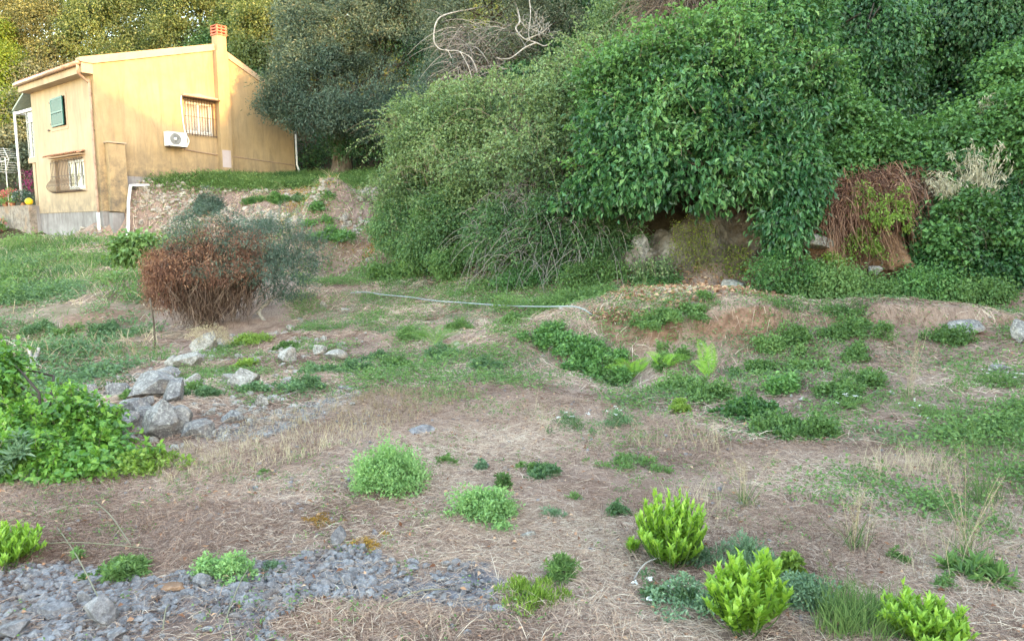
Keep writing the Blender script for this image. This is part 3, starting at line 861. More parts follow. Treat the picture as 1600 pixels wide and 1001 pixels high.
# gable window grille
gr_ = []
for x in np.linspace(wx0 - .02, wx1 + .02, 12): gr_.append(box(x - .009, x + .009, -.13, -.112, wz0 - .08, wz1 + .06))
for z in (wz0 - .04, wz0 + .6, wz1 - .15, wz1 + .02): gr_.append(box(wx0 - .06, wx1 + .06, -.111, -.098, z, z + .018))
for x in (wx0 - .05, wx1 + .04):
    for z in (wz0 - .04, wz1 + .02): gr_.append(box(x, x + .016, -.097, 0, z, z + .016))
solids('window_grille', gr_, M['iron'], house)
solids('window_canopy', [box(wx0 - .1, wx1 + .14, -.30, 0, wz1 + .075, wz1 + .115)], M['iron'], house)
V, F = rock_geo((0, 0, 0), (1, 1, 1), 0, 3, 4, 4, .3)
solids('canopy_mortar', [], M['trim'], house, [prism([(wx0 - .12, wz1 + .12), (wx1 + .14, wz1 + .12), (wx1 + .10, wz1 + .19), (3.9, wz1 + .2), (3.6, wz1 + .26), (3.3, wz1 + .21), (wx0 - .1, wz1 + .2)], -.2, 0)])
# facade belly grille
paths = []
for y in np.linspace(fy0 - .02, fy1 + .12, 21):
    p = [(-.02, y, fz1 + .02), (-.10, y, fz1 - .02), (-.11, y, 3.62), (-.16, y, 3.46), (-.27, y, 3.32), (-.29, y, 3.2), (-.22, y, 3.09), (-.10, y, 3.03), (-.01, y, 3.02)]
    paths.append((LW(spline(p, 14)), .011))
for q, z in ((-.11, 4.1), (-.12, 3.6), (-.10, 3.03), (-.28, 3.26)): paths.append((LW(np.array([(q - .012, fy0 - .05, z), (q - .012, fy1 + .15, z)])), .010))
tubeobj('window_grille', paths, M['iron'], house, 4)
# little tile canopy over the lower window
cv = []
for k, y in enumerate(np.arange(fy0 - .15, fy1 + .2, .17)):
    a = np.linspace(0, pi, 7)
    for x, z in ((-.28, 4.30), (0, 4.40)):
        for t in a: cv.append((x, y + .085 - .085 * np.cos(t), z + .055 * np.sin(t)))
cv = np.array(cv); nk = len(cv) // 14
F = []
for k in range(nk):
    for j in range(6): F.append([k * 14 + j, k * 14 + j + 1, k * 14 + 7 + j + 1, k * 14 + 7 + j])
mk('tile_canopy', LW(cv), np.array(F), M['terracotta'], house, smooth=True, origin=_org(house, None))
solids('lintel', [box(-.20, 0, fy0 - .12, fy1 + .15, 4.262, 4.30)], M['trim'], house)
# window surrounds, 15 mm proud
def surround(y0, y1, z0, z1, wd, x=-.016):
    return [box(x, 0, y0 - wd, y0, z0 - wd, z1 + wd), box(x, 0, y1, y1 + wd, z0 - wd, z1 + wd), box(x, 0, y0, y1, z1, z1 + wd), box(x, 0, y0, y1, z0 - wd, z0)]
solids('window_surround', surround(fy0, fy1, fz0, fz1, .09), M['trim'], house)
solids('window_surround', surround(uy0, uy1, uz0, uz1, .13), M['trim'], house)
solids('recess_shade', [box(.25, .29, uy0, uy1, uz0, uz1)], M['dark'], house)  # dark panel behind the shutter, shade put into its colour
# the green shutter, a little ajar: hinged on the far side
sh = []
SW = 1.22
for a0, a1, c0, c1 in ((0, .07, 0, 1.0), (SW - .07, SW, 0, 1.0), (.07, SW - .07, 0, .07), (.07, SW - .07, .93, 1.0), (.07, SW - .07, .46, .53)): sh.append(box(-.02, .02, a0, a1, c0, c1))
for k in range(26):
    z = .085 + k * .0325
    if .44 < z < .535: continue
    sh.append(box(-.014, .010, .07, SW - .07, z, z + .024))
Vs, Fs = [], []; o_ = 0
for V, F in sh:
    V = V.copy(); an = R(2.5)
    y = V[:, 1].copy(); x = V[:, 0].copy()
    V[:, 1] = uy1 - (y * cos(an)) ; V[:, 0] = -.04 - y * sin(an) + x
    V[:, 2] += uz0 + .01
    Vs.append(V); Fs.append(F + o_); o_ += len(V)
shut = mk('shutter', LW(np.concatenate(Vs)), np.concatenate(Fs), M['shutter'], house, origin=_org(house, None))
for z in (uz0 + .1, uz1 - .16):
    h = solids('hinge', [box(-.05, -.017, uy1 + .0, uy1 + .12, z, z + .06)], M['iron'], house); h.parent = shut
# gutter, downpipes
def LP(*pts): return LW(np.array(pts, float))
tubeobj('gutter', [(LP((-.45, -.02, 7.12), (-.45, FL + .2, 7.10)), .07)], M['copper'], house, 8)
tubeobj('downpipe', [(LW(spline([(-.45, .04, 7.08), (-.44, .06, 6.9), (-.4, .1, 6.78), (-.14, .16, 6.58), (-.07, .16, 6.42), (-.07, .16, 4), (-.07, .16, 2.2)], 30)), .045)], M['copper'], house, 8)
tubeobj('drainpipe', [(LP((-.07, .16, 2.25), (-.09, .14, 1.75), (-.10, .05, 1.42), (.05, -.35, 1.28), (.40, -.75, 1.22)), .055), (LP((.40, -.75, 1.2), (.55, -.62, 1.75), (.66, -.5, 2.6), (.80, -.42, 3.18), (1.15, -.35, 3.2), (1.5, -.3, 3.22)), .055)], M['pvc'], house, 8)
tubeobj('drainpipe', [(LP((7.84, -.05, 6.6), (7.86, -.06, 4.4), (7.95, -.15, 4.0), (7.4, -.5, 3.97)), .04)], M['pvc'], house, 8)
for z in (6.2, 5.0, 3.8, 2.8): tubeobj('bracket', [(LP((-.07, .16, z), (0, .16, z)), .02)], M['copper'], house, 5)
# ferrous wall anchor above window
solids('wall_hook', [box(-.05, 0, 3.95, 4.1, 5.30, 5.33), box(-.05, -.03, 4.0, 4.03, 5.27, 5.36)], M['iron'], house)
# porch on the far end: sloping roof, glazed side, slab and pier
pr1 = prism([(FL + .0, 7.02), (FL + 1.75, 6.32), (FL + 1.75, 6.38), (FL + .0, 7.10)], -.1, 3.6, 'x')
solids('porch_roof', [], M['awning'], house, [pr1])
solids('porch_beam', [box(-.02, .06, FL, FL + 1.7, 6.2, 6.3), box(-.02, 3.4, FL + 1.6, FL + 1.7, 6.2, 6.32)], M['whitepaint'], house)
pp = fp(27, 160), fp(37, 298)
tubeobj('porch_post', [(LP((-.05, FL + 1.65, 6.3), (-.05, FL + 1.62, 2.7)), .05)], M['pvc'], house, 8)
solids('balcony_slab', [box(0, 3.4, FL, FL + .75, 4.25, 4.45)], M['trim'], house)
solids('balcony_pier', [box(.05, .3, FL + .25, FL + .5, 2.6, 4.25)], M['plasterpale'], house)
solids('balcony_glazing', [box(.05, .07, FL + .02, FL + .68, 4.47, 6.2)], M['clearglass'], house)
solids('glazing_bar', [box(.03, .09, FL + .68, FL + .74, 4.45, 6.2), box(.03, .09, FL + .02, FL + .68, 5.78, 5.83), box(.03, .09, FL + .3, FL + .33, 4.45, 5.78), box(.03, .09, FL + .02, FL + .68, 4.45, 4.5)], M['rubber'], house)
solids('porch_shade_wall', [box(.9, 1.0, FL + .02, FL + 1.3, 2.6, 4.2)], M['dark'], house)  # wall coloured near-black for the shade under the balcony

# air conditioner on the gable wall
ac = thing('air_conditioner', 'white air conditioner unit bolted to the ochre gable wall below the barred window', 'air conditioner', loc(2.6, -.2, 4.66))
solids('casing', [box(2.24, 2.96, -.34, -.06, 4.67, 5.17)], M['whitepaint'], ac)
a = np.linspace(0, 2 * pi, 33)[:-1]
fan = [(LP(*[(2.52 + r_ * cos(t), -.352, 4.92 + r_ * sin(t)) for t in np.append(a, a[0])]), .006) for r_ in (.20, .165, .13, .095, .06)]
tubeobj('fan_grille', fan, M['rubber'], ac, 4)
Vd = [(2.52, -.344, 4.92)] + [(2.52 + .195 * cos(t), -.344, 4.92 + .195 * sin(t)) for t in a]
mk('fan_opening', LW(np.array(Vd)), np.array([[0, 1 + i, 1 + (i + 1) % 32] for i in range(32)]), M['rubber'], ac, origin=_org(ac, None))
tubeobj('fan_hub', [(LP((2.52, -.347, 4.92), (2.52, -.37, 4.92)), .055)], M['whitepaint'], ac, 12)
for x in (2.3, 2.87): solids('mounting_bracket', [box(x, x + .03, -.36, 0, 4.63, 4.665)], M['iron'], ac)
hz = tubeobj('refrigerant_hose', [(LW(spline([(2.96, -.15, 4.8), (3.08, -.06, 4.74), (3.18, -.04, 4.95), (3.04, -.04, 5.3), (2.98, -.04, 6.0), (2.99, -.04, 6.52), (3.25, -.05, 6.6), (3.5, -.08, 6.58)], 40)), .025)], M['whitepaint'], ac, 6)

# terrace wall with the flower pots, beyond the house's far end
tw = thing('terrace_wall', 'rough grey rendered terrace wall below the porch holding flower pots', 'wall', loc(-.3, 7, 1.3))
Lw = 6.5
solids('wall_face', [box(-.35, -.1, FL + .02, FL + Lw, .6, 2.62)], M['roughwall'], tw)
solids('terrace_floor', [box(-.1, 4, FL + .02, FL + Lw, 1.0, 2.6)], M['cement'], tw)
def pot_plant(kind, name, label, x, y, z, pr, ph, potmat, leaf, flower, R_, nfl, fs):
    t = thing(name, label, 'potted plant', loc(x, y, z))
    pth = [(0, 0, 0), (0, 0, ph * .5), (0, 0, ph * .92), (0, 0, ph)]
    base = loc(x, y, z)
    tubeobj('pot', [(np.array(pth) + base, np.array([pr * .7, pr * .85, pr, pr * 1.06]))], potmat, t, 14)
    C = np.array([base + (0, 0, ph + R_ * .55)]); Rr = np.array([[R_, R_, R_ * .7]])
    foliage('leaves', leaf, t, CR=(C, Rr), n_cl=40, per=14, cl_r=.10, ln=.07, wd=.06, seed=int(x * 7 + y * 11) % 97, ground=False)
    r = np.random.default_rng(5 + int(y * 10)); d = unit(r.normal(size=(nfl, 3)) + np.array([0, 0, .6])); hc = C[0] + d * Rr[0] * 1.05
    for h in hc:
        dd = unit(r.normal(size=(26, 3)))
        leaves('flower', h + dd * fs, unit(dd + r.normal(size=dd.shape) * .4), unit(r.normal(size=dd.shape)), .035, .035, flower, t)
    return t
pot_plant(0, 'geranium_pot', 'terracotta pot of pink red geraniums on the terrace wall beside the white post', -.22, 7.75, 2.62, .13, .22, M['terracotta'], M['herb'], M['flowerpink'], .34, 22, .06)
pot_plant(1, 'geranium_pot', 'pot of deep red geraniums on the terrace wall at the edge of the picture', -.22, 8.55, 2.62, .13, .22, M['terracotta'], M['herb'], M['flowerred'], .30, 16, .06)
pot_plant(2, 'hydrangea_pot', 'pale blue pot of pink flowers on the ground below the terrace wall', -.9, 7.8, 1.42, .2, .26, M['awning'], M['herb'], M['flowerpink'], .36, 20, .05)
pot_plant(3, 'green_pot_plant', 'terracotta pot of grey green leaves on the terrace wall nearest the house', -.2, 6.7, 2.62, .11, .2, M['terracotta'], M['olive'], M['flowerwhite'], .30, 3, .02)
bo = thing('bougainvillea', 'magenta flowering shrub growing on the terrace behind the white post', 'shrub', loc(1.2, 8.8, 2.6))
tubeobj('stem', limbs(loc(1.2, 8.8, 2.6), [loc(1.0, 8.4, 3.5), loc(1.3, 9.2, 3.7), loc(1.5, 8.8, 3.9)], .03, .01), M['bark'], bo, 5)
foliage('flowers', M['flowermag'], bo, CR=(np.array([loc(1.1, 8.7, 3.75)]), np.array([[.55, .55, .5]])), n_cl=60, per=16, cl_r=.14, ln=.06, wd=.05, seed=4, ground=False)
foliage('leaves', M['ivydark'], bo, CR=(np.array([loc(1.2, 8.8, 3.4)]), np.array([[.6, .6, .6]])), n_cl=60, per=16, cl_r=.14, ln=.06, wd=.04, seed=5, ground=False)
by, bz = 5.95, 2.62
V, F = ico(2); o = mk('ball', V * .14 + loc(-.22, by, bz + .14), F, simplemat('yellow_plastic', (.75, .50, .02), (.85, .62, .04), 5, .4, 0), None, smooth=True, origin=loc(-.22, by, bz))
tag(o, 'small yellow ball resting on the terrace wall against the house', 'ball')
# TV antenna lying against the post
an = thing('tv_antenna', 'white metal television antenna on a short mast beside the porch post', 'antenna', loc(-.3, 7.9, 2.62))
tubeobj('mast', [(LP((-.3, 7.9, 2.62), (-.3, 7.9, 4.55)), .02)], M['pvc'], an, 6)
tubeobj('boom', [(LP((-.35, 7.3, 4.45), (-.35, 10.2, 4.3)), .016)], M['pvc'], an, 6)
el = []
for k, y in enumerate(np.linspace(8.2, 10.1, 10)): el.append((LP((-.36, y, 4.4 - .18), (-.36, y, 4.4 + .16)), .010))
for s in (-1, 1):
    for k in range(5): el.append((LP((-.6, 7.35 + .1 * k, 4.42 + s * (.1 + .09 * k)), (.0, 7.35 + .1 * k, 4.42 + s * (.1 + .09 * k))), .009))
    el.append((LP((-.35, 7.35, 4.45), (-.35, 7.85, 4.42 + s * .5)), .012))
for e_ in el: tubeobj('element', [e_], M['pvc'], an, 5)

# ================================================================== SHRUBS, TREES
def basept(C): 
    m = C.mean(0); return m
def plant(name, label, cat, spec, base=None, stems=True, group=None, stemmat='bark', stem_r=.04, seed=0, nst=None, **kw):
    """a bush or tree: Empty at its base > stems, foliage"""
    C, Rr = ells_px(spec)
    if base is None:
        k = np.argmin(C[:, 2] - Rr[:, 2]); bx, by = C[k, 0], C[k, 1] + .2
        base = onground(bx, by, -.05)
    t = thing(name, label, cat, base, group)
    if stems:
        lb = limbs(np.array(base), list(C), stem_r, stem_r * .35, seed)
        r = np.random.default_rng(seed + 3)
        for c, rr in zip(C, Rr):
            for _ in range(nst if nst is not None else 7):
                e = c + unit(r.normal(size=3)) * rr * .9
                p = spline([c, c * .5 + e * .5 + r.normal(size=3) * .12 * rr.mean(), e], 6); lb.append((p, np.linspace(stem_r * .4, stem_r * .1, 6)))
        tubeobj('branches' if stem_r > .06 else 'stems', lb, M[stemmat], t, 5)
    return t, (C, Rr)

def shoots(name, parent, CR, n, L0, L1, mat, seed=0, up=.8, out_=.6, leafm=None, ln=.05, wd=.03, per=14, r0=.005, face=None, droop=.5):
    """arching shoots that break the outline, with leaves along them"""
    C, Rr = CR; r = np.random.default_rng(seed)
    pos, o2, idx, cr = clump_pts(C, Rr, n, 1, .01, seed, face, -.1, (.85, 1.0), .8)
    n = len(pos); L = r.uniform(L0, L1, n)[:, None]
    d = unit(o2 * out_ + np.array([0, 0, up]) + unit(r.normal(size=(n, 3))) * .5)
    side = unit(r.normal(size=(n, 3))); t = np.linspace(0, 1, 6)[None, :, None]
    pts = pos[:, None] + d[:, None] * L[:, None] * t + (side[:, None] * .15 - np.array([0, 0, droop])) * L[:, None] * t * t
    o = curves(name, pts, r0, r0 * .3, mat, parent); o['kind'] = 'stuff'
    if leafm is not None:
        tt = r.uniform(.15, 1, (n, per)); k = np.minimum((tt * 5).astype(int), 4); f = tt * 5 - k
        q = pts[np.arange(n)[:, None], k] * (1 - f)[..., None] + pts[np.arange(n)[:, None], k + 1] * f[..., None]
        q = q.reshape(-1, 3); m = len(q)
        dd = unit(r.normal(size=(m, 3)) + np.repeat(d, per, 0) * .6)
        leaves('shoot_leaves', q, dd, unit(r.normal(size=(m, 3)) * .5 + np.array([0, 0, 1])), ln * r.uniform(.6, 1.2, m), wd, leafm, parent, .55 + .3 * r.random(m))
    return o
FC = (0, -1, .3)

# ---- the big overhanging bush
spec = [(1095, 200, 11.6, 150, 95, 1.0), (1150, 125, 12.4, 120, 65, 1.1), (1000, 240, 11.5, 82, 78, .8), (1190, 240, 11.3, 66, 70, .7), (945, 285, 11.7, 45, 45, .6), (1095, 262, 11.0, 140, 60, .6),
        (1050, 140, 12.6, 80, 50, 1.0), (1200, 60, 13.0, 70, 50, 1), (1010, 295, 11.0, 75, 32, .5), (1160, 285, 10.9, 70, 36, .5), (970, 190, 12.4, 45, 50, .7), (1240, 150, 12.2, 45, 60, .6), (1120, 300, 10.9, 60, 22, .4), (905, 310, 11.8, 30, 22, .4)]
t, CR = plant('overhanging_bush', 'huge glossy green bush bulging over the dark rock face', 'bush', spec, base=onground(3.2, 12.6), stem_r=.07, seed=11)
foliage('leaves', M['bigleaf'], t, CR=CR, n_cl=1750, per=34, cl_r=.22, ln=.105, wd=.052, droop=.6, up=.4, rand=.6, seed=12, face=FC, low=-.9, curve=.2, normrand=.55, gap=.86, gapsc=1.3, deep=.2, tipbright=.5, depth=(.72, 1.18))
shoots('shoots', t, CR, 260, .25, .7, M['twig'], 13, .6, .6, M['bramble'], .08, .045, 16, .005, FC, .3)
CR2 = ells_px([(1000, 110, 12.0, 70, 36, .8), (1075, 80, 12.2, 70, 40, .8), (1150, 62, 12.4, 60, 30, .8), (950, 140, 12.2, 46, 36, .6), (1130, 110, 11.6, 70, 34, .6), (1220, 20, 13, 60, 34, .8), (1040, 150, 11.7, 60, 30, .5), (1230, 120, 11.8, 40, 40, .5)])
t2 = thing('climbing_shrub', 'paler green climber sprawling over the top of the huge glossy bush', 'climber', onground(3.6, 12.9))
foliage('leaves', M['bramble'], t2, CR=CR2, n_cl=520, per=30, cl_r=.22, ln=.075, wd=.05, droop=.3, up=.6, rand=.8, seed=14, face=FC, gap=.7, gapsc=1.4, tipbright=.5)
shoots('shoots', t2, CR2, 260, .3, .9, M['twig'], 15, .9, .5, M['bramble'], .07, .045, 18, .005, FC, .5)
spec = [(1228, 315, 10.7, 38, 42, .35), (1222, 352, 10.6, 30, 34, .3), (1245, 280, 10.8, 36, 46, .4), (1218, 382, 10.6, 20, 16, .2)]
t, CR = plant('trailing_bush', 'glossy green foliage trailing down the rock below the huge bush', 'bush', spec, base=onground(4.2, 11.3), stem_r=.02, seed=21)
foliage('leaves', M['bigleaf'], t, CR=CR, n_cl=170, per=30, cl_r=.16, ln=.095, wd=.048, droop=.8, seed=22, face=FC, gap=.4, gapsc=3)

# ---- thicket left of it
spec = [(668, 240, 17.0, 50, 48, 1.1), (705, 225, 16.5, 90, 70, 1.5), (800, 205, 15.5, 100, 65, 1.6), (880, 190, 14.5, 80, 70, 1.4), (740, 290, 15, 120, 60, 1.2), (850, 270, 13.6, 90, 70, 1.2), (640, 318, 16.4, 42, 44, .8), (905, 140, 14.4, 60, 40, .9), (880, 240, 13.4, 50, 60, .7), (930, 110, 14.6, 50, 36, .8), (655, 200, 17.2, 26, 26, .7)]
t, CR = plant('bramble_thicket', 'tall pale green thicket with arching shoots between the olive tree and the huge bush', 'thicket', spec, base=onground(-1.2, 15.8), stem_r=.05, seed=31)
foliage('leaves', M['thicket'], t, CR=CR, n_cl=2300, per=38, cl_r=.24, ln=.062, wd=.04, droop=.1, up=.6, rand=.8, seed=32, face=FC, gap=1.0, gapsc=1.15, deep=.18, tipbright=.55, depth=(.72, 1.2))
shoots('arching_shoots', t, CR, 700, .4, 1.4, M['twig'], 33, .7, .7, M['thicket'], .055, .034, 26, .006, FC, .7)
spec = [(640, 360, 15.8, 55, 48, .9), (720, 350, 14.6, 75, 52, .9), (690, 390, 14.6, 60, 32, .6)]
t, CR = plant('dark_shrub', 'dense dark green shrub at the foot of the pale thicket beside the terrace', 'shrub', spec, stem_r=.03, seed=41)
foliage('leaves', M['thicketdark'], t, CR=CR, n_cl=800, per=36, cl_r=.18, ln=.05, wd=.033, seed=42, face=FC, gap=.45, gapsc=1.8)
shoots('shoots', t, CR, 120, .2, .5, M['twig'], 43, .8, .4, M['thicket'], .045, .03, 16, .005, FC, .3)
spec = [(800, 365, 13.0, 70, 48, .7), (870, 360, 12.4, 60, 60, .6), (930, 385, 12.0, 50, 55, .5), (970, 400, 11.8, 35, 45, .4), (850, 410, 12.4, 80, 30, .5)]
t, CR = plant('bramble_tangle', 'dark tangle of brambles and dead stems left of the rock face', 'bramble', spec, stem_r=.02, seed=51)
foliage('leaves', M['thicketdark'], t, CR=CR, n_cl=900, per=32, cl_r=.16, ln=.05, wd=.032, seed=52, face=FC, gap=.6, gapsc=1.8)
C, Rr = CR
p, o2, ix, cr = clump_pts(C, Rr, 420, 1, .01, 53, FC, -1)
r = np.random.default_rng(54); n = len(p); L = r.uniform(.25, .9, n)[:, None, None]; tt = np.linspace(0, 1, 6)[None, :, None]
d = unit(o2 * .5 + r.normal(size=(n, 3)) * .5)
curves('dead_stems', p[:, None] + (np.array([0, 0, .15]) + d[:, None]) * L * tt - np.array([0, 0, .9]) * L * tt ** 2, .005, .002, M['greytwig'], t)

# ---- dead brown twigs in the middle of the thicket (bare patch)
def twig_mass(name, label, cat, spec, n, L0, L1, mat, seed, fall=1.0, r0=.006, base=None, extra=None, start=(0, -.2, .3), sp=.5):
    t, CR = plant(name, label, cat, spec, base=base, stems=False)
    C, Rr = CR
    p, o2, ix, cr = clump_pts(C, Rr, n, 1, .01, seed, FC, -.9, (.5, 1.0), .0)
    r = np.random.default_rng(seed); m = len(p); L = r.uniform(L0, L1, m)[:, None, None]; tt = np.linspace(0, 1, 7)[None, :, None]
    d = unit(o2 * .4 + r.normal(size=(m, 3)) * sp + np.array(start))
    side = r.normal(size=(m, 1, 3)) * .12
    curves('stems', p[:, None] + d[:, None] * L * tt - np.array([0, 0, fall]) * L * tt ** 2 + side * L * np.sin(tt * 6), r0, r0 * .35, mat, t)
    return t, CR, p
twig_mass('dead_bramble', 'patch of bare grey bramble stems in the thicket beside the huge bush', 'bramble', [(815, 320, 13.2, 40, 42, .35), (850, 345, 12.6, 30, 25, .3)], 260, .3, .8, M['greytwig'], 61, .9)

# ---- rock faces
def outcrop(name, label, specs, mat, seed, parts_label=None):
    parts = []
    for k, (px, py, Y, rx, rz_, ry) in enumerate(specs):
        c = P(px, py, Y); s = Y / FPX
        V, F = rock_geo((0, 0, 0), (rx * s, ry, rz_ * s), 0, 5, seed + k, 12, .22)
        V = V + .05 * fbm(V * 5 + seed, 4, seed)[:, None] * unit(V) + .028 * fbm(V * 19 + seed, 3, seed + 2)[:, None] * unit(V)
        V[:, 2] += .025 * np.sin(V[:, 2] * 26 + 4 * fbm(V * 1.5, 2, seed)) * 0
        parts.append((V + c, F))
    V, F = join(parts)
    o = mk(name, V, F, mat, None, origin=np.array([V[:, 0].mean(), V[:, 1].mean(), V[:, 2].min()]))
    tag(o, label, 'rock'); return o
outcrop('rock_outcrop', 'dark hollowed limestone rock face under the huge overhanging bush', [(1110, 385, 12.2, 120, 92, .85), (1040, 400, 11.8, 70, 62, .65), (1180, 380, 11.8, 70, 90, .65), (1000, 420, 11.6, 48, 40, .5)], M['cliff'], 71)
outcrop('earthy_rock', 'brown earthy boulder below the dry red brown stems', [(1340, 390, 11.3, 85, 76, .6), (1390, 410, 11.0, 48, 50, .45), (1290, 400, 11.0, 42, 54, .4)], M['earthrock'], 81)
def rock(px, py, Y, w_, h_, label, mat='stone', seed=0, depth=None, name='rock', group=None, sink=.0, rzz=None, sub=4):
    s = Y / FPX; sx = w_ * s * .5 * 1.12; sz = h_ * s * .5 * 1.2; sy = depth if depth else (sx + sz) * .5
    c = P(px, py, Y) 
    V, F = rock_geo((0, 0, 0), (sx, sy, sz), 0 if rzz is None else rzz, sub, seed)
    o = mk(name, V + c, F, M[mat], None, origin=c - np.array([0, 0, sz])); tag(o, label, 'rock', group); return o
rock(1278, 378, 10.75, 48, 30, 'white lichened rock jutting out under the red brown stems', 'stonewhite', 3)
rock(1300, 357, 10.8, 30, 22, 'small grey white rock directly under the red brown stems', 'stonewhite', 4)
rock(1365, 424, 10.45, 26, 16, 'small white rock half buried in the nettles below the lime green spurge', 'stonewhite', 5)
rock(1400, 442, 10.6, 40, 12, 'thin white rock ledge at the foot of the earthy boulder', 'stonewhite', 6)
rock(1148, 446, 10.75, 38, 26, 'white streaked rock standing in leaf litter below the rock face', 'stonewhite', 18)
rock(1000, 395, 11.45, 30, 50, 'pale weathered rock at the left end of the dark rock face', 'stonewhite', 9)
# moss hanging on the rock face
def hang(name, label, cat, px, py, Y, w_, h_, n, mat, ln, wd, seed, L=(.2, .6), stemm='twig'):
    s = Y / FPX; c = P(px, py, Y); r = np.random.default_rng(seed)
    t = thing(name, label, cat, c)
    p0 = c + np.stack([r.uniform(-.5, .5, n) * w_ * s, r.normal(0, .10, n), r.uniform(-.5, .5, n) * h_ * s], -1)
    Ls = r.uniform(*L, n); tt = np.linspace(0, 1, 5)[None, :, None]
    pts = p0[:, None] + np.array([0, -.12, 0]) * np.sin(tt * 3) + np.stack([r.normal(0, .08, n), r.normal(0, .05, n), -Ls], -1)[:, None] * tt
    curves('stems', pts, .003, .001, M[stemm], t)
    per = 16; q = pts[:, :, :][np.arange(n)[:, None], r.integers(0, 5, (n, per))].reshape(-1, 3) + r.normal(0, .03, (n * per, 3))
    m = len(q); leaves('leaves', q, unit(r.normal(size=(m, 3)) + (0, -.3, -.6)), unit(r.normal(size=(m, 3)) * .5 + (0, -1, .5)), ln, wd, mat, t, r.random(m))
    return t
hang('hanging_moss', 'yellow green moss and vines hanging down the middle of the rock face', 'moss', 1080, 362, 11.15, 64, 60, 90, M['moss'], .03, .02, 91)
hang('hanging_moss', 'thin mossy fringe hanging at the right end of the rock face', 'moss', 1150, 400, 11.1, 34, 34, 40, M['moss'], .035, .025, 92, (.15, .35))
hang('hanging_moss', 'mossy vines hanging over the white rocks left of the rock face', 'moss', 1020, 420, 11.0, 60, 40, 110, M['thicket'], .04, .03, 93, (.15, .4))

# ---- red brown dead fern mass, spurge, pale dry plant
t, CR, p = twig_mass('dead_fern', 'mound of drooping dry red brown fern stems above the earthy boulder', 'dead plant', [(1310, 315, 11.0, 48, 34, .4), (1360, 300, 11.2, 60, 35, .45), (1285, 330, 11.1, 30, 25, .3), (1400, 290, 11.4, 50, 30, .4)], 1500, .25, .7, M['redtwig'], 101, 1.25, .006)
r = np.random.default_rng(102); k = r.integers(0, len(p), 5000); q = p[k] + r.normal(0, .1, (5000, 3)) + np.array([0, -.1, -.15])
leaves('dry_fronds', q, unit(r.normal(size=(5000, 3)) * .5 + (0, 0, -1)), unit(r.normal(size=(5000, 3)) + (0, -1, 0)), .09, .018, M['redtwig'], t)
def dome(name, label, cat, at, rad, hgt, n_cl, per, mat, ln, wd, seed=0, stems=26, stemmat='greengrass', up=.6, droop=-.2, rand=.7, cl=None, group=None, detail=0, flowers=None, tall=None, squash=None):
    """a low rounded herb clump on the ground: Empty > stems, leaves (> flowers)"""
    at = np.asarray(at, float); t = thing(name, label, cat, at, group)
    rx, ry = (rad, rad) if squash is None else (rad, rad * squash)
    rr_ = np.random.default_rng(seed + 17); flat = hgt / rad < .95; nb = 13 if flat else 3
    off = rr_.normal(0, .62 if flat else .2, (nb, 2)) * np.array([rx, ry]); off[0] = 0
    cx, cy = at[0] + off[:, 0], at[1] + off[:, 1]
    C = np.stack([cx, cy, np.maximum(H(cx, cy), at[2] - .02) if flat else np.full(nb, at[2])], -1)
    sc_ = rr_.uniform(.16, .46, nb) if flat else rr_.uniform(.6, .85, nb); sc_[0] = .5 if flat else .8
    Rr = np.stack([rx * sc_, ry * sc_, hgt * np.clip(sc_ * 1.9, .3, 1) * rr_.uniform(.6, 1.25, nb)], -1)
    r = np.random.default_rng(seed + 7)
    if stems:
        e = at + unit(np.stack([r.normal(size=stems), r.normal(size=stems), np.abs(r.normal(size=stems)) + .5], -1)) * np.array([rx, ry, hgt]) * .85
        b0 = at + r.normal(0, .15, (stems, 3)) * np.array([rx, ry, 0.02])
        tt = np.linspace(0, 1, 4)[None, :, None]
        curves('stems', b0[:, None] * (1 - tt) + e[:, None] * tt + np.array([0, 0, hgt * .12]) * np.sin(tt * pi), max(.0018, rad * .012), .001, M[stemmat], t)
    foliage('leaves', mat, t, CR=(C, Rr), n_cl=n_cl, per=per, cl_r=cl or rad * .2, ln=ln, wd=wd, droop=droop, up=up, rand=rand, seed=seed, low=-.15, detail=detail, depth=(.55, 1.12), inner=.5, tipbright=.4)
    if flowers:
        nf, fs, mt = flowers; d = unit(np.stack([r.normal(size=nf), r.normal(size=nf), np.abs(r.normal(size=nf)) + .6], -1)); h = at + d * np.array([rx, ry, hgt]) * 1.15
        per = 12
        for h_ in h:
          q = h_ + r.normal(0, fs * .28, (per, 3)) * (1, 1, .2); m = per
          leaves('flower', q, unit(r.normal(size=(m, 3)) * (1, 1, .2)), unit(r.normal(size=(m, 3)) * .2 + (0, 0, 1)), fs * .45, fs * .4, M[mt], t)
    return t
def wallclump(name, label, cat, spec, mat, n_cl, per, cl, ln, wd, seed, **kw):
    t, CR = plant(name, label, cat, spec, base=kw.pop('base', None), stem_r=.012, seed=seed, nst=4)
    foliage('leaves', mat, t, CR=CR, n_cl=n_cl, per=per, cl_r=cl, ln=ln, wd=wd, seed=seed, face=FC, **{**dict(gap=.5, gapsc=2.2), **kw}); return t, CR
wallclump('spurge_bush', 'yellow lime green spurge bush growing on the earthy boulder', 'bush', [(1375, 330, 10.6, 42, 34, .3), (1345, 320, 10.7, 22, 30, .2), (1405, 335, 10.6, 22, 26, .2)], M['limeleaf'], 120, 24, .08, .04, .026, 111, gap=.95, gapsc=5)
wallclump('spurge_bush', 'smaller lime green spurge between the white rocks under the red brown stems', 'bush', [(1345, 385, 10.55, 20, 26, .2), (1300, 408, 10.5, 18, 12, .12), (1370, 400, 10.5, 14, 16, .12)], M['limeleaf'], 70, 22, .08, .038, .026, 112, gap=.9, gapsc=5)
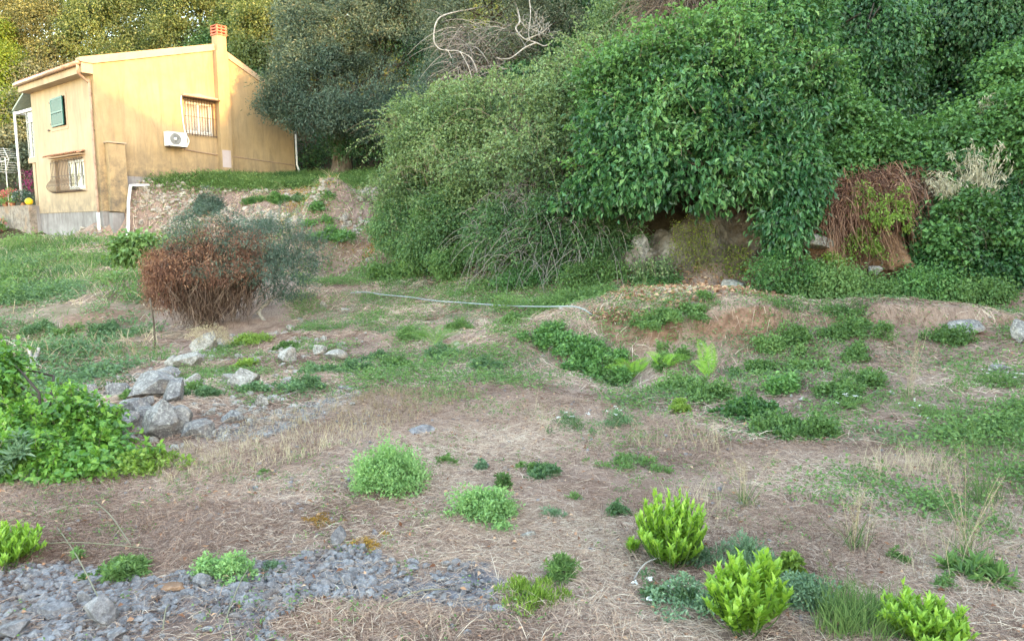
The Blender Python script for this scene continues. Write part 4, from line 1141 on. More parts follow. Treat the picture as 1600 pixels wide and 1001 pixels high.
def pale_plant(label, px, py, Y, w_, h_, n, seed):
    s = Y / FPX; c = P(px, py + h_ / 2, Y); t = thing('dry_thistle', label, 'dry plant', c); r = np.random.default_rng(seed)
    d = np.stack([r.normal(0, .35, n) * w_ * s, r.normal(0, .12, n), h_ * s * r.uniform(.5, 1.05, n)], -1); tt = np.linspace(0, 1, 6)[None, :, None]
    pts = c + r.normal(0, .06, (n, 1, 3)) + d[:, None] * tt - np.array([0, 0, .12]) * tt ** 3
    curves('stems', pts, .006, .002, M['paleplant'], t)
    per = 26; k = r.integers(1, 6, (n, per)); q = pts[np.arange(n)[:, None], k].reshape(-1, 3) + r.normal(0, .02, (n * per, 3)); m = len(q)
    leaves('leaves', q, unit(r.normal(size=(m, 3)) * .45 + (0, 0, -.9)), unit(r.normal(size=(m, 3)) + (0, -.6, 0)), r.uniform(.05, .12, m), .016, M['paleplant'], t)
pale_plant('tall pale cream dry plant with drooping leaves above the right brambles', 1525, 280, 10.8, 60, 110, 60, 121)
pale_plant('shorter cream dry plant leaning out beside the tall pale one', 1480, 292, 10.7, 45, 60, 34, 122)
pale_plant('silvery dry plant among the brambles at the edge of the dark ivy tree', 1545, 175, 12.0, 50, 60, 30, 123)

# ---- brambles on the bank to the right
wallclump('bramble_bush', 'light green bramble bank between the huge bush and the dark ivy trees', 'bramble', [(1290, 205, 12.2, 55, 55, .7), (1350, 232, 12, 70, 42, .6), (1300, 250, 11.6, 50, 30, .4), (1270, 150, 12.8, 50, 50, .6)], M['bramble'], 520, 26, .2, .075, .062, 131, rand=.6)
wallclump('bramble_bush', 'light green bramble bank above the tall pale dry plant', 'bramble', [(1440, 235, 12, 70, 40, .6), (1510, 215, 12.2, 60, 45, .6), (1580, 210, 12.0, 50, 65, .7), (1575, 140, 12.8, 50, 60, .6), (1455, 265, 11.5, 60, 25, .4)], M['bramble'], 620, 26, .2, .075, .06, 132, rand=.6)
wallclump('bramble_bush', 'mid green brambles tumbling down beside the earthy boulder', 'bramble', [(1480, 370, 11.0, 60, 60, .5), (1550, 390, 11.0, 70, 70, .6), (1460, 420, 10.7, 45, 40, .4), (1570, 320, 11.3, 60, 40, .5), (1520, 430, 10.6, 60, 35, .4), (1600, 430, 10.6, 50, 40, .4)], M['ivy'], 800, 26, .17, .06, .048, 133, rand=.6)
wallclump('bramble_bush', 'fresh green bramble sprays in front of the tumbling mid green brambles', 'bramble', [(1500, 330, 10.7, 40, 26, .3), (1585, 360, 10.6, 40, 30, .3), (1475, 385, 10.5, 30, 30, .25)], M['bramble'], 160, 24, .15, .07, .055, 134, rand=.6)
twig_mass('dead_bramble', 'bare brown bramble canes behind the tall pale dry plant', 'bramble', [(1450, 300, 11.3, 50, 30, .3), (1470, 350, 11.1, 35, 30, .3)], 300, .3, .9, M['twig'], 135, .8, .005)
# nettles along the foot of the bank
for k, (px, py, Y, rx, rz_, lab) in enumerate([(1225, 425, 10.5, 45, 34, 'leafy green nettles at the foot of the bank below the trailing foliage'), (1290, 440, 10.4, 50, 28, 'leafy green nettles in front of the white lichened rock'),
        (1350, 452, 10.3, 45, 20, 'low leafy nettles in front of the earthy boulder'), (1440, 445, 10.3, 40, 26, 'leafy nettles where the earthy boulder meets the tumbling brambles'),
        (1510, 452, 10.2, 50, 20, 'low weeds at the foot of the tumbling brambles'), (940, 430, 11.6, 50, 26, 'low weeds growing at the foot of the dark bramble tangle'),
        (1020, 440, 11.2, 30, 16, 'small weeds at the foot of the pale weathered rock'), (740, 410, 13.6, 60, 28, 'soft weeds at the foot of the thicket beside the dark shrub'),
        (670, 400, 14.6, 35, 34, 'pale upright weeds in front of the dense dark shrub'), (850, 432, 12.2, 60, 18, 'low weeds growing between thicket and leafy path')]):
    wallclump('weed_patch', lab, 'weeds', [(px, py, Y, rx, rz_, .4), (px - rx * .6, py + 5, Y - .1, rx * .6, rz_ * .7, .3), (px + rx * .6, py + 5, Y - .1, rx * .6, rz_ * .7, .3)], M['herb'] if k % 3 else M['bramble'], 170, 24, .12, .045, .026, 140 + k, up=.5)

# ================================================================== TREES
def tree(name, label, spec, base, leafm, n_cl, per, cl, ln, wd, seed, tr=.22, bark='bark', group=None, face=FC, nst=9, limbsr=.09, **kw):
    C, Rr = ells_px(spec); t = thing(name, label, 'tree', base, group)
    base = np.array(base, float)
    low = C[:, 2].min(); fork = base + (np.array([C[:, 0].mean(), C[:, 1].mean(), 0]) - np.array([base[0], base[1], 0])) * .25
    fork[2] = base[2] + max(.8, (C[:, 2].mean() - base[2]) * .35)
    tp = spline([base - (0, 0, .3), base * .5 + fork * .5 + (.1, 0, 0), fork], 8)
    tubeobj('trunk', [(tp, np.linspace(tr * 1.3, tr * .8, 8))], M[bark], t, 9)
    lb = limbs(fork, list(C), limbsr, limbsr * .35, seed, .10, 9)
    r = np.random.default_rng(seed)
    for c, rr in zip(C, Rr):
        for _ in range(nst):
            e = c + unit(r.normal(size=3)) * rr * .95
            lb.append((spline([c, c * .5 + e * .5 + r.normal(size=3) * .1 * rr.mean(), e], 6), np.linspace(limbsr * .35, .012, 6)))
    tubeobj('branches', lb, M[bark], t, 5)
    foliage('crown', leafm, t, CR=(C, Rr), n_cl=n_cl, per=per, cl_r=cl, ln=ln, wd=wd, seed=seed, face=face, ground=False, **{**dict(gap=.75, gapsc=1.0, deep=.25), **kw})
    return t, (C, Rr)
tree('olive_tree', 'large dark grey green olive tree right of the house', [(525, 60, 29.4, 80, 66, 1.5), (455, 152, 28.4, 42, 38, 1.2), (545, 150, 28.9, 80, 60, 1.5), (500, 110, 28.9, 58, 52, 1.5), (600, 100, 29.9, 55, 85, 1.5), (490, 20, 30.4, 50, 46, 1.5), (600, 180, 29.4, 40, 40, 1.2), (560, 5, 30.4, 80, 50, 1.5), (495, 180, 28.4, 50, 30, 1.0), (640, 40, 30.4, 40, 60, 1.4), (428, 165, 28.4, 18, 16, 0.6)],
     onground(-7.0, 30.0), M['olive'], 2500, 44, .34, .125, .036, 201, .38, limbsr=.13, droop=.2, rand=.9, gap=.75, gapsc=.85)
tree('olive_tree', 'small grey olive tree standing between the large olive and the oak', [(690, 150, 22.5, 46, 46, 1.0), (665, 175, 22.2, 28, 35, .7), (720, 180, 22.5, 34, 30, .7), (650, 215, 20, 30, 20, .6)], onground(-2.2, 22.4), M['olive'], 420, 44, .3, .085, .022, 202, .12, droop=.0, rand=.9)
tree('holm_oak', 'grey leaved oak with dead white branches above the thicket', [(770, 30, 23.5, 85, 55, 1.8), (710, 30, 24, 48, 50, 1.3), (850, 50, 24, 60, 60, 1.4), (760, 85, 23, 70, 38, 1.2), (720, 90, 23.5, 40, 30, 1.0), (800, -20, 24, 120, 50, 1.8)], onground(.3, 24.2), M['holm'], 1100, 44, .36, .075, .035, 203, .26, limbsr=.10, droop=.3, rand=.8)
hk = bpy.data.objects['holm_oak']
def pxp(l): return [P(*q) for q in l]
tubeobj('dead_branch', [(spline(pxp([(760, 10, 23), (700, 22, 21.6), (682, 35, 21.3), (678, 62, 21.2), (686, 76, 21.2), (700, 79, 21.1), (716, 80, 21.1), (722, 86, 21.0), (732, 105, 20.9), (738, 125, 20.9)]), 50), np.linspace(.024, .010, 50)),
     (spline(pxp([(716, 80, 21.1), (735, 90, 21.1), (745, 110, 21.0), (746, 125, 21)]), 20), np.linspace(.016, .008, 20)), (spline(pxp([(700, 79, 21.1), (706, 92, 21.1)]), 6), np.linspace(.02, .008, 6))], M['deadwood'], hk, 7)
r = np.random.default_rng(8)
dl = [(spline(pxp([(800, -10, 23), (812, 30, 21.8), (806, 45, 21.6), (818, 60, 21.5), (838, 67, 21.4), (850, 72, 21.4), (860, 68, 21.3)]), 40), np.linspace(.030, .012, 40)),
      (spline(pxp([(838, 67, 21.4), (820, 75, 21.4), (808, 84, 21.3), (795, 92, 21.3), (775, 91, 21.3)]), 24), np.linspace(.028, .009, 24)), (spline(pxp([(822, 62, 21.5), (845, 52, 21.3), (862, 38, 21.2)]), 14), np.linspace(.024, .008, 14)),
      (spline(pxp([(824, -20, 22), (829, 20, 21.6), (826, 50, 21.5), (828, 64, 21.4)]), 20), np.linspace(.016, .012, 20))]
for k in range(60):
    a = P(r.uniform(815, 858), r.uniform(30, 62), 21.4); e = a + unit(r.normal(size=3) + (.3, -.2, .3)) * r.uniform(.2, .55)
    dl.append((spline([a, (a + e) / 2 + r.normal(size=3) * .06, e], 6), np.linspace(.007, .003, 6)))
tubeobj('dead_branch', dl, M['deadwood'], hk, 6)
r = np.random.default_rng(9); n = 500; p0 = np.array([P(r.uniform(690, 800), r.uniform(40, 125), 22.2) for _ in range(n)]) + r.normal(0, .3, (n, 3)) * (0, 1, 0)
L = r.uniform(.4, 1.2, n)[:, None, None]; tt = np.linspace(0, 1, 6)[None, :, None]
curves('bare_twigs', p0[:, None] + unit(r.normal(size=(n, 3)) * (1, .5, .6))[:, None] * L * tt - np.array([0, 0, .4]) * L * tt ** 2, .010, .004, M['greytwig'], hk)

tree('ivy_tree', 'tree smothered in dark ivy standing behind the grey leaved oak', [(900, 60, 25, 55, 60, 1.5), (880, 120, 23.5, 60, 38, 1.2), (800, 130, 22.5, 60, 24, .8), (930, 110, 22, 50, 40, 1), (870, 0, 27, 70, 50, 1.5)], onground(2.2, 25), M['ivydark'], 760, 40, .35, .10, .075, 204, .2, droop=.6)
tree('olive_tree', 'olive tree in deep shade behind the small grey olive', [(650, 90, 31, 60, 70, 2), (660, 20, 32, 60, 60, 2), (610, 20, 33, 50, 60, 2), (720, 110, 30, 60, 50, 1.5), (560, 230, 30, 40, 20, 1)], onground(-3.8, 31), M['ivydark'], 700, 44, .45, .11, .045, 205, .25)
# bare drooping grey shrub and shrubs at the top of the bank
t, CR, p = twig_mass('bare_shrub', 'bare grey brown shrub of drooping twigs above the huge bush', 'shrub', [(1070, 15, 16.5, 60, 50, 1.0), (1100, 30, 16.2, 50, 40, .8), (1050, 50, 16.0, 35, 30, .6)], 2600, .4, 1.3, M['twig'], 211, .9, .009, base=onground(3.9, 16.8))
tree('young_tree', 'slender fresh green tree between the ivy covered tree and the bare shrub', [(960, 60, 19.5, 45, 50, .9), (985, 100, 18.5, 45, 35, .8), (930, 90, 19.5, 35, 35, .7), (1000, 20, 20, 45, 40, .9), (1010, 75, 18, 36, 30, .7)], onground(2.8, 19.6), M['thicket'], 520, 34, .28, .075, .05, 212, .08, limbsr=.05, rand=.9)
tree('yellow_tree', 'tree with yellowish leaves catching light far behind the bare shrub', [(960, 5, 30, 40, 30, 1.2), (930, 20, 30, 30, 25, 1), (1000, -10, 30, 40, 30, 1)], onground(4.0, 31), M['sunoak'], 240, 34, .35, .12, .07, 213, .1, limbsr=.05)
# ivy draped trees on the right
tree('ivy_draped_tree', 'tree draped in hanging ivy directly above the light green brambles', [(1270, 40, 14.8, 110, 60, 1.3), (1350, 90, 14.2, 68, 80, 1.0), (1210, 40, 15.2, 80, 60, 1.2), (1300, 110, 14.2, 60, 50, .9), (1362, 40, 14.8, 46, 76, 1.0), (1200, -20, 15.6, 100, 40, 1.2), (1360, 160, 13.6, 40, 36, .6)], onground(6.6, 15), M['ivy'], 1250, 32, .26, .09, .06, 221, .2, droop=.9, up=.3)
tree('ivy_draped_tree', 'darkest ivy covered tree towering over the pale dry plant', [(1515, 50, 14.8, 90, 80, 1.2), (1580, 120, 14.2, 55, 70, .9), (1508, 138, 14.6, 46, 62, .9), (1560, 10, 15.2, 90, 60, 1.2), (1494, 40, 15, 44, 76, .9), (1530, 175, 13.8, 45, 30, .6)], onground(9.6, 15.2), M['ivydark'], 1350, 32, .26, .095, .06, 222, .22, droop=.9, up=.3)
tubeobj('trunk', [(spline(pxp([(1437, 60, 15.5), (1442, 110, 15.3), (1438, 170, 15.1), (1445, 230, 14.8)]), 12) , np.linspace(.12, .2, 12))], M['bark'], bpy.data.objects['ivy_draped_tree'], 8)
outcrop('cave_rock', 'pinkish rock in the dark gap between the two ivy draped trees', [(1442, 150, 15.6, 26, 60, .5)], M['cliff'], 85)
# trees behind the house
grp = 'sunlit trees on the hill behind the house'
bt = [('oak_tree', 'sunlit olive green oak rising over the near end of the house roof', 'sunoak', [(200, 40, 43, 70, 60, 2.6), (150, 70, 42, 50, 50, 2), (245, 80, 42, 50, 40, 2), (210, 100, 41, 60, 30, 2)]),
      ('oak_tree', 'sunlit rusty green oak at the left above the porch roof', 'sunoak2', [(80, 60, 44, 60, 50, 2.4), (40, 30, 45, 50, 40, 2), (105, 100, 42, 45, 36, 1.8), (70, 5, 46, 60, 30, 2)]),
      ('oak_tree', 'sunlit oak whose crown rises left of the chimney', 'sunoak', [(310, 30, 42, 60, 50, 2.4), (280, 70, 41, 45, 34, 2), (350, 15, 43, 50, 50, 2), (300, -10, 44, 70, 30, 2)]),
      ('oak_tree', 'oak with golden tips between the chimney and the large olive', 'sunoak', [(415, 50, 36, 36, 34, 1.6), (400, 90, 35, 26, 30, 1.2), (425, 15, 38, 45, 36, 1.6), (380, 50, 38, 30, 40, 1.4)]),
      ('fresh_green_tree', 'bright fresh green tree showing through above the house ridge', 'sungreen', [(175, -5, 45, 55, 26, 2), (160, 15, 44.5, 36, 20, 1.6), (260, 115, 40, 60, 20, 1.2)]),
      ('fresh_green_tree', 'yellow green tree at the picture edge behind the porch post', 'sungreen', [(8, 130, 40, 30, 50, 1.6), (30, 195, 37, 40, 36, 1.6), (5, 70, 42, 20, 30, 1.2)]),
      ('ivy_tree', 'dark ivy covered tree behind the far slope of the house roof', 'ivydark', [(395, 120, 37, 50, 40, 1.8), (360, 90, 38, 40, 40, 1.6), (430, 150, 35, 40, 40, 1.4), (345, 110, 38, 40, 40, 1.4)]),
      ('oak_tree', 'shaded oak filling the gap under the sunlit rusty oak', 'holm', [(60, 140, 41, 50, 36, 1.8), (110, 140, 41, 40, 30, 1.4), (30, 240, 36, 50, 40, 1.6), (55, 200, 37, 40, 50, 1.6)]),
      ('oak_tree', 'tall shaded oak high on the hill above the chimney', 'holm', [(440, -20, 42, 80, 40, 2.4), (370, -30, 44, 80, 40, 2.4), (500, -30, 40, 80, 40, 2)])]
for k, (nm, lab, mt, spec) in enumerate(bt):
    cx = np.array([P(*q[:3]) for q in spec]).mean(0)
    tree(nm, lab, spec, onground(cx[0], cx[1] + .5), M[mt], 700, 46, .5, .125, .075, 230 + k, .22, group=grp if k < 6 else None, limbsr=.09, tipbright=.35, gap=.35, deep=.6)
# the far wooded hillside that reads as one mass
r = np.random.default_rng(77); n = 1500
hx = r.uniform(-38, 30, n); hy = r.uniform(36, 70, n); ok = (hy > 40 + 0 * hx) | (hx > -8); ok &= ~((hx < -25) & (hy < 60) & (r.random(n) < .5)); hx, hy = hx[ok], hy[ok]; n = len(hx)
hr = r.uniform(1.0, 2.0, n); hz = H(hx, hy) + hr * r.uniform(.6, 1.6, n)
per = 70; idx = np.repeat(np.arange(n), per); dd = unit(r.normal(size=(n * per, 3))); pos = np.stack([hx, hy, hz], -1)[idx] + dd * hr[idx][:, None] * r.uniform(.7, 1.05, n * per)[:, None]
tag(leaves('woodland_foliage', pos, unit(r.normal(size=pos.shape) + dd * .5), unit(dd + (0, 0, .4) + r.normal(size=pos.shape) * .4), .28, .17, M['sunoak'], None, .35 + .3 * r.random(n)[idx] + .2 * r.random(len(idx)) - .1), 'mass of scrub and woodland covering the hillside far behind the trees', 'woodland', kind='stuff')
# scrub closing the dark slope between olive, oak and thicket
n = 1100; hx = r.uniform(-9.2, 14, n); hy = r.uniform(24, 38, n); ok = (hx > -4) | (hy > 31.5); ok &= H(hx, hy) > 0; hx, hy = hx[ok], hy[ok]; n = len(hx)
hr = r.uniform(.4, 1.0, n); hz = H(hx, hy) + hr * r.uniform(.2, 1.0, n); per = 90; idx = np.repeat(np.arange(n), per); dd = unit(r.normal(size=(n * per, 3)))
pos = np.stack([hx, hy, hz], -1)[idx] + dd * hr[idx][:, None] * r.uniform(.7, 1.05, n * per)[:, None]
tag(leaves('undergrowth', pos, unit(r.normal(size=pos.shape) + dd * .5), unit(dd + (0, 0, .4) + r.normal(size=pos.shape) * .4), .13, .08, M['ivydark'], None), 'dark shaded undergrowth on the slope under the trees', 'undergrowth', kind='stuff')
n = 700; hx = r.uniform(1.0, 12, n); hy = r.uniform(12.6, 17, n); ok = hy > 12.6 + np.clip(hx - 9, 0, 3) * -.1; hx, hy = hx[ok], hy[ok]; n = len(hx)
hr = r.uniform(.2, .45, n); hz = H(hx, hy) + hr * r.uniform(.0, .8, n); per = 60; idx = np.repeat(np.arange(n), per); dd = unit(r.normal(size=(n * per, 3)))
pos = np.stack([hx, hy, hz], -1)[idx] + dd * hr[idx][:, None] * r.uniform(.7, 1.05, n * per)[:, None]
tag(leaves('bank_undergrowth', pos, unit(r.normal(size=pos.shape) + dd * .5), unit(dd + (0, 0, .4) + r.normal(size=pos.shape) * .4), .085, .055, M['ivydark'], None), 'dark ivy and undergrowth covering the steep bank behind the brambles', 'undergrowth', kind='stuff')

n = 1500; hx = r.uniform(6.8, 19, n); hy = r.uniform(-3, 19, n); ok = ((H(hx, hy) > 1.6) & (hx > 9.5)) | ((hx > 9.2) & (hy > 9.6)); hx, hy = hx[ok], hy[ok]; n = len(hx)
hr = r.uniform(.3, .8, n); hz = H(hx, hy) + hr * r.uniform(.0, .9, n); per = 80; idx = np.repeat(np.arange(n), per); dd = unit(r.normal(size=(n * per, 3)))
pos = np.stack([hx, hy, hz], -1)[idx] + dd * hr[idx][:, None] * r.uniform(.6, 1.05, n * per)[:, None]
tag(leaves('hillside_undergrowth', pos, unit(r.normal(size=pos.shape) + dd * .5), unit(dd + (0, 0, .4) + r.normal(size=pos.shape) * .4), .11, .07, M['ivy'], None), 'ivy and bramble undergrowth climbing the hillside past the edge of the clearing', 'undergrowth', kind='stuff')

# ================================================================== RUBBLE TERRACE WALLS
def wall_of_stones(name, label, poly, n, rmin, rmax, seed, mat='stonewhite', cat='stone wall'):
    x, y = scatter(polyxy(poly), n, lambda a, b: np.clip(.45 + 2.6 * fbm2(a, b, .8, 3, seed), .04, 1))
    r = rng.uniform(0, 1, len(x)) ** 1.4 * (rmax - rmin) + rmin
    z = H(x, y) + r * rng.uniform(-.45, .3, len(x))
    V, F = many_stones(x, y, z, r, 2, seed, .8); mat = 'stonewall' if cat == 'stone wall' else mat
    org = np.array([x.mean(), y.mean(), z.min()])
    o = mk(name, V, F, M[mat], None, origin=org); tag(o, label, cat)
    if cat == 'rubble': o['kind'] = 'stuff'
    return o
wall_of_stones('dry_stone_wall', 'rubble terrace wall of pale stones under the ochre gable beside the drainpipe', [(196, 292), (300, 292), (380, 296), (470, 300), (460, 318), (380, 322), (330, 345), (300, 366), (205, 376), (190, 372)], 3000, .04, .125, 301)
wall_of_stones('dry_stone_wall', 'lower rubble terrace wall of pale stones behind the half burnt shrub', [(350, 335), (450, 334), (520, 334), (585, 345), (560, 368), (480, 374), (330, 368)], 2000, .04, .12, 302)
wall_of_stones('dry_stone_wall', 'short pale rubble bank at the end of the upper terrace beside the thicket', [(480, 296), (590, 290), (596, 330), (560, 335), (470, 322)], 1200, .04, .12, 303)
wall_of_stones('rubble_footing', 'loose rubble heaped against the grey foundation of the house', [(62, 366), (175, 362), (195, 374), (150, 384), (60, 380)], 700, .03, .09, 304, 'stonewhite', 'rubble')

# ================================================================== ROCKS
def gr_rock(px, py, w_, h_, label, mat='stone', seed=0, dy=0, group=None, sub=4, name='rock'):
    g = G(px, py + h_ * .35); Y = g[1] + dy
    if px < 330 and name == 'rock': w_, h_ = w_ * 1.38, h_ * 1.32
    return rock(px, py, Y, w_, h_, label, mat, seed, None, name, group, sub=sub)
for k, (px, py, w_, h_, lab, mt) in enumerate([
    (235, 606, 58, 34, 'largest grey slab tilted over the top of the rock pile', 'stone'),
    (183, 611, 32, 22, 'pale rounded rock on the rock pile left of the largest slab', 'stone'),
    (139, 618, 28, 24, 'grey rock at the far left end of the rock pile under dry grass', 'stone'),
    (274, 613, 28, 36, 'upright grey rock leaning against the right end of the largest slab', 'stone'),
    (262, 588, 36, 22, 'grey rock sitting just above the largest slab of the pile', 'stone'),
    (208, 636, 34, 22, 'flat topped rock directly below the largest slab', 'stone'),
    (196, 660, 36, 34, 'brownish rock with a hollow beside it in the rock pile', 'stone'),
    (226, 650, 26, 26, 'grey rock above the dark hollow in the rock pile', 'stone'),
    (247, 664, 46, 54, 'big flat faced grey boulder at the front of the rock pile', 'stone'),
    (280, 662, 32, 38, 'tall grey boulder touching the big flat faced one', 'stone'),
    (308, 671, 38, 28, 'low grey rock at the right foot of the rock pile', 'stone'),
    (166, 647, 34, 28, 'grey rock half covered by the bright green bush', 'stone'),
    (194, 684, 26, 20, 'small rock at the foot of the pile beside bright leaves', 'stone'),
    (232, 628, 20, 16, 'small wedged stone in the gap under the largest slab', 'stone'),
    (367, 651, 46, 26, 'low lichened rock alone at the edge of the straw field', 'stone'),
    (350, 655, 18, 12, 'small stone touching the low lichened rock', 'stone'),
    (356, 592, 28, 26, 'white rock split off from the larger mossy boulder', 'stonewhite'),
    (385, 592, 54, 38, 'mossy pale boulder with green sprigs on top', 'stonewhite'),
    (449, 597, 24, 16, 'single round pale stone beside the dark green herb', 'stonewhite'),
    (448, 556, 36, 26, 'pale rock with clover in front, below the bare forked stem', 'stonewhite'),
    (300, 564, 38, 24, 'white streaked rock at the foot of the grassy knob', 'stonewhite'),
    (272, 568, 18, 18, 'small white stone left of the white streaked rock', 'stonewhite'),
    (306, 596, 22, 24, 'pale stone standing above the dark hollow herbs', 'stonewhite'),
    (498, 546, 24, 20, 'white stone tucked against the long curved rock', 'stonewhite'),
    (522, 556, 42, 20, 'long curved pale rock with a shadowed underside', 'stonewhite'),
    (410, 628, 30, 22, 'pale flat stone below the mossy boulder', 'stonewhite'),
    (432, 588, 12, 10, 'tiny pale stone between the boulder and the round stone', 'stonewhite'),
    (400, 562, 14, 10, 'small pale stone behind the mossy boulder', 'stonewhite'),
    (540, 606, 30, 10, 'thin brown slab at the edge of the straw field', 'stone'),
    (551, 632, 9, 9, 'small white pebble on the straw field below the thin slab', 'stonewhite'),
    (455, 512, 16, 10, 'small white stone on the slope right of the bare forked stem', 'stonewhite'),
    (470, 500, 12, 8, 'small white stone higher on the slope right of the forked stem', 'stonewhite'),
    (505, 478, 14, 14, 'white stone in the mossy bank left of the hose end', 'stonewhite'),
    (540, 487, 14, 14, 'white stone in the mossy bank below the hose end', 'stonewhite'),
    (580, 406, 16, 8, 'white stone on the path at the foot of the thicket', 'stonewhite'),
    (1510, 510, 50, 22, 'brown flat rock on the brow of the slope near the picture edge', 'stone'),
    (1560, 575, 30, 18, 'pale grey stone in weeds below the brown flat rock', 'stone'),
    (1595, 520, 34, 40, 'large pale rock at the far right edge of the slope', 'stone'),
    ]):
    gr_rock(px, py, w_, h_, lab, mt, 400 + k)
V, F = rock_geo((0, 0, 0), (.27, .25, .22), 0, 4, 44); c = G(325, 550) + (0, 0, .12)
t = thing('mossy_boulder', 'rounded boulder capped with dry moss and grass below the half burnt shrub', 'rock', c - (0, 0, .2))
mk('stone', V + c, F, M['stonewhite'], t, origin=_org(t, None))
foliage('moss', M['drygrass'], t, CR=(np.array([c + (0, 0, .03)]), np.array([[.28, .26, .21]])), n_cl=60, per=24, cl_r=.07, ln=.03, wd=.008, seed=3, low=0, ground=False)

# ================================================================== HALF BURNT SHRUB
bs = onground(*G(325, 512)[:2], -.05)
Yb = bs[1]
spec = [(325, 428, Yb, 78, 42, .65), (285, 430, Yb - .2, 50, 44, .5), (375, 430, Yb + .2, 56, 36, .5), (345, 392, Yb, 72, 32, .6)]
t = thing('burnt_shrub', 'half dead olive shrub with rust brown leaves above a skirt of bare hanging twigs', 'shrub', bs)
C, Rr = ells_px(spec)
tubeobj('branches', limbs(bs, list(C) + [C[0] + (.3, 0, .2), C[1] + (-.3, 0, 0)], .06, .02, 5), M['bark'], t, 6)
p, o2, ix, cr = clump_pts(C, Rr, 2000, 1, .01, 501, FC, -.7, (.3, 1.0), .0)
r = np.random.default_rng(502); n = len(p); foot = bs + r.normal(0, .30, (n, 3)) * (1, .7, .2); k = r.uniform(.2, 1.0, n)[:, None]
tt = np.linspace(0, 1, 6)[None, :, None]; core = r.random((n, 1)) < .4; e = np.where(core, p + (foot - p) * k, p + (foot - p) * np.array([.28, .28, 1]) * k * .8 + r.normal(0, .06, (n, 3)))
M['drytwig'] = strawmat('dry_twig', [(0, (.05, .032, .024)), (.6, (.16, .105, .08)), (1, (.34, .26, .21))], trans=0)
curves('hanging_twigs', p[:, None] * (1 - tt) + e[:, None] * tt + unit(r.normal(size=(n, 3)) * (1, 1, .3))[:, None] * r.uniform(.05, .3, (n, 1, 1)) * np.sin(tt * r.uniform(2, 5, (n, 1, 1))) * np.sin(tt * pi), .0055, .003, M['drytwig'], t)
foliage('brown_leaves', M['redtwig'], t, CR=ells_px([(295, 402, Yb - .4, 48, 34, .5), (350, 378, Yb - .3, 46, 26, .5), (375, 415, Yb - .3, 36, 24, .4), (262, 440, Yb - .4, 28, 46, .3), (335, 430, Yb - .6, 44, 20, .3), (400, 375, Yb - .2, 24, 14, .2)]), n_cl=420, per=18, cl_r=.13, ln=.045, wd=.014, seed=503, low=-.8, face=FC, droop=.5, gap=.95, gapsc=2.4)
foliage('tan_leaves', M['litter'], t, CR=(C[:3] + (0, -.1, .02), Rr[:3] * 1.05), n_cl=130, per=16, cl_r=.10, ln=.05, wd=.016, seed=504, low=-.1, face=FC, droop=.5)
CL, RL = ells_px([(262, 425, Yb - .35, 30, 38, .3), (255, 455, Yb - .3, 22, 26, .25)])
o = foliage('rust_leaves', M['redtwig'], t, CR=(CL, RL), n_cl=220, per=30, cl_r=.10, ln=.04, wd=.012, seed=505, face=FC, droop=.9)
CG, RG = ells_px([(325, 358, Yb - .1, 50, 38, .4), (345, 425, Yb - .65, 40, 12, .12), (395, 385, Yb - .3, 50, 28, .3), (425, 425, Yb - .2, 40, 34, .35), (290, 385, Yb - .2, 30, 18, .3)])
foliage('green_leaves', M['olive'], t, CR=(CG, RG), n_cl=300, per=24, cl_r=.13, ln=.05, wd=.014, seed=506, face=FC, low=-.4, rand=.9)
os_ = thing('olive_shoots', 'grey green olive suckers rising beside the half dead shrub', 'shrub', onground(*G(415, 500)[:2], -.05))
b0 = np.array(os_.location); Yo = b0[1]
spec = [(430, 385, Yo + .3, 46, 40, .45), (460, 430, Yo + .1, 36, 40, .4), (400, 375, Yo + .4, 40, 26, .4), (480, 395, Yo + .5, 28, 26, .3), (420, 430, Yo + .1, 34, 34, .4)]
C, Rr = ells_px(spec)
tubeobj('stems', [(spline([b0, P(405, 485, Yo), P(425, 465, Yo), P(428, 455, Yo), C[0]], 16), np.linspace(.035, .012, 16)), (spline([P(400, 490, Yo), P(420, 472, Yo), P(440, 455, Yo), C[1]], 16), np.linspace(.025, .01, 16)),
                  (spline([b0 + (-.1, 0, 0), P(372, 500, Yo), P(370, 480, Yo), C[4]], 16), np.linspace(.022, .01, 16))], M['deadwood'], os_, 6)
foliage('leaves', M['olive'], os_, CR=(C, Rr), n_cl=520, per=22, cl_r=.13, ln=.055, wd=.013, seed=511, face=FC, rand=1.0, droop=-.1)
shoots('twigs', os_, (C, Rr), 160, .2, .5, M['greytwig'], 512, .8, .5, M['olive'], .05, .012, 22, .003, FC, .1)
t, CR = wallclump('fig_sapling', 'small dark leaved fig sapling on a thin leaning stem left of the half dead shrub', 'sapling', [(212, 388, 13.6, 26, 18, .3), (235, 380, 13.5, 16, 14, .2), (195, 395, 13.7, 14, 10, .2)], M['herb'], 46, 16, .14, .11, .08, 521, base=onground(*P(240, 470, 13.4)[:2]), droop=.5)
tubeobj('trunk', [(spline(pxp([(212, 385, 13.6), (225, 408, 13.5), (235, 425, 13.5), (240, 470, 13.4)]), 10), .014)], M['bark'], t, 6)
q = G(242, 545)
pst = thing('thin_post', 'thin dark stake standing in the grass left of the half dead shrub', 'stake', q)
tubeobj('stake', [(spline([q, q + (0, .02, .35), q + (-.03, 0, .75)], 6), .013)], M['bark'], pst, 6)

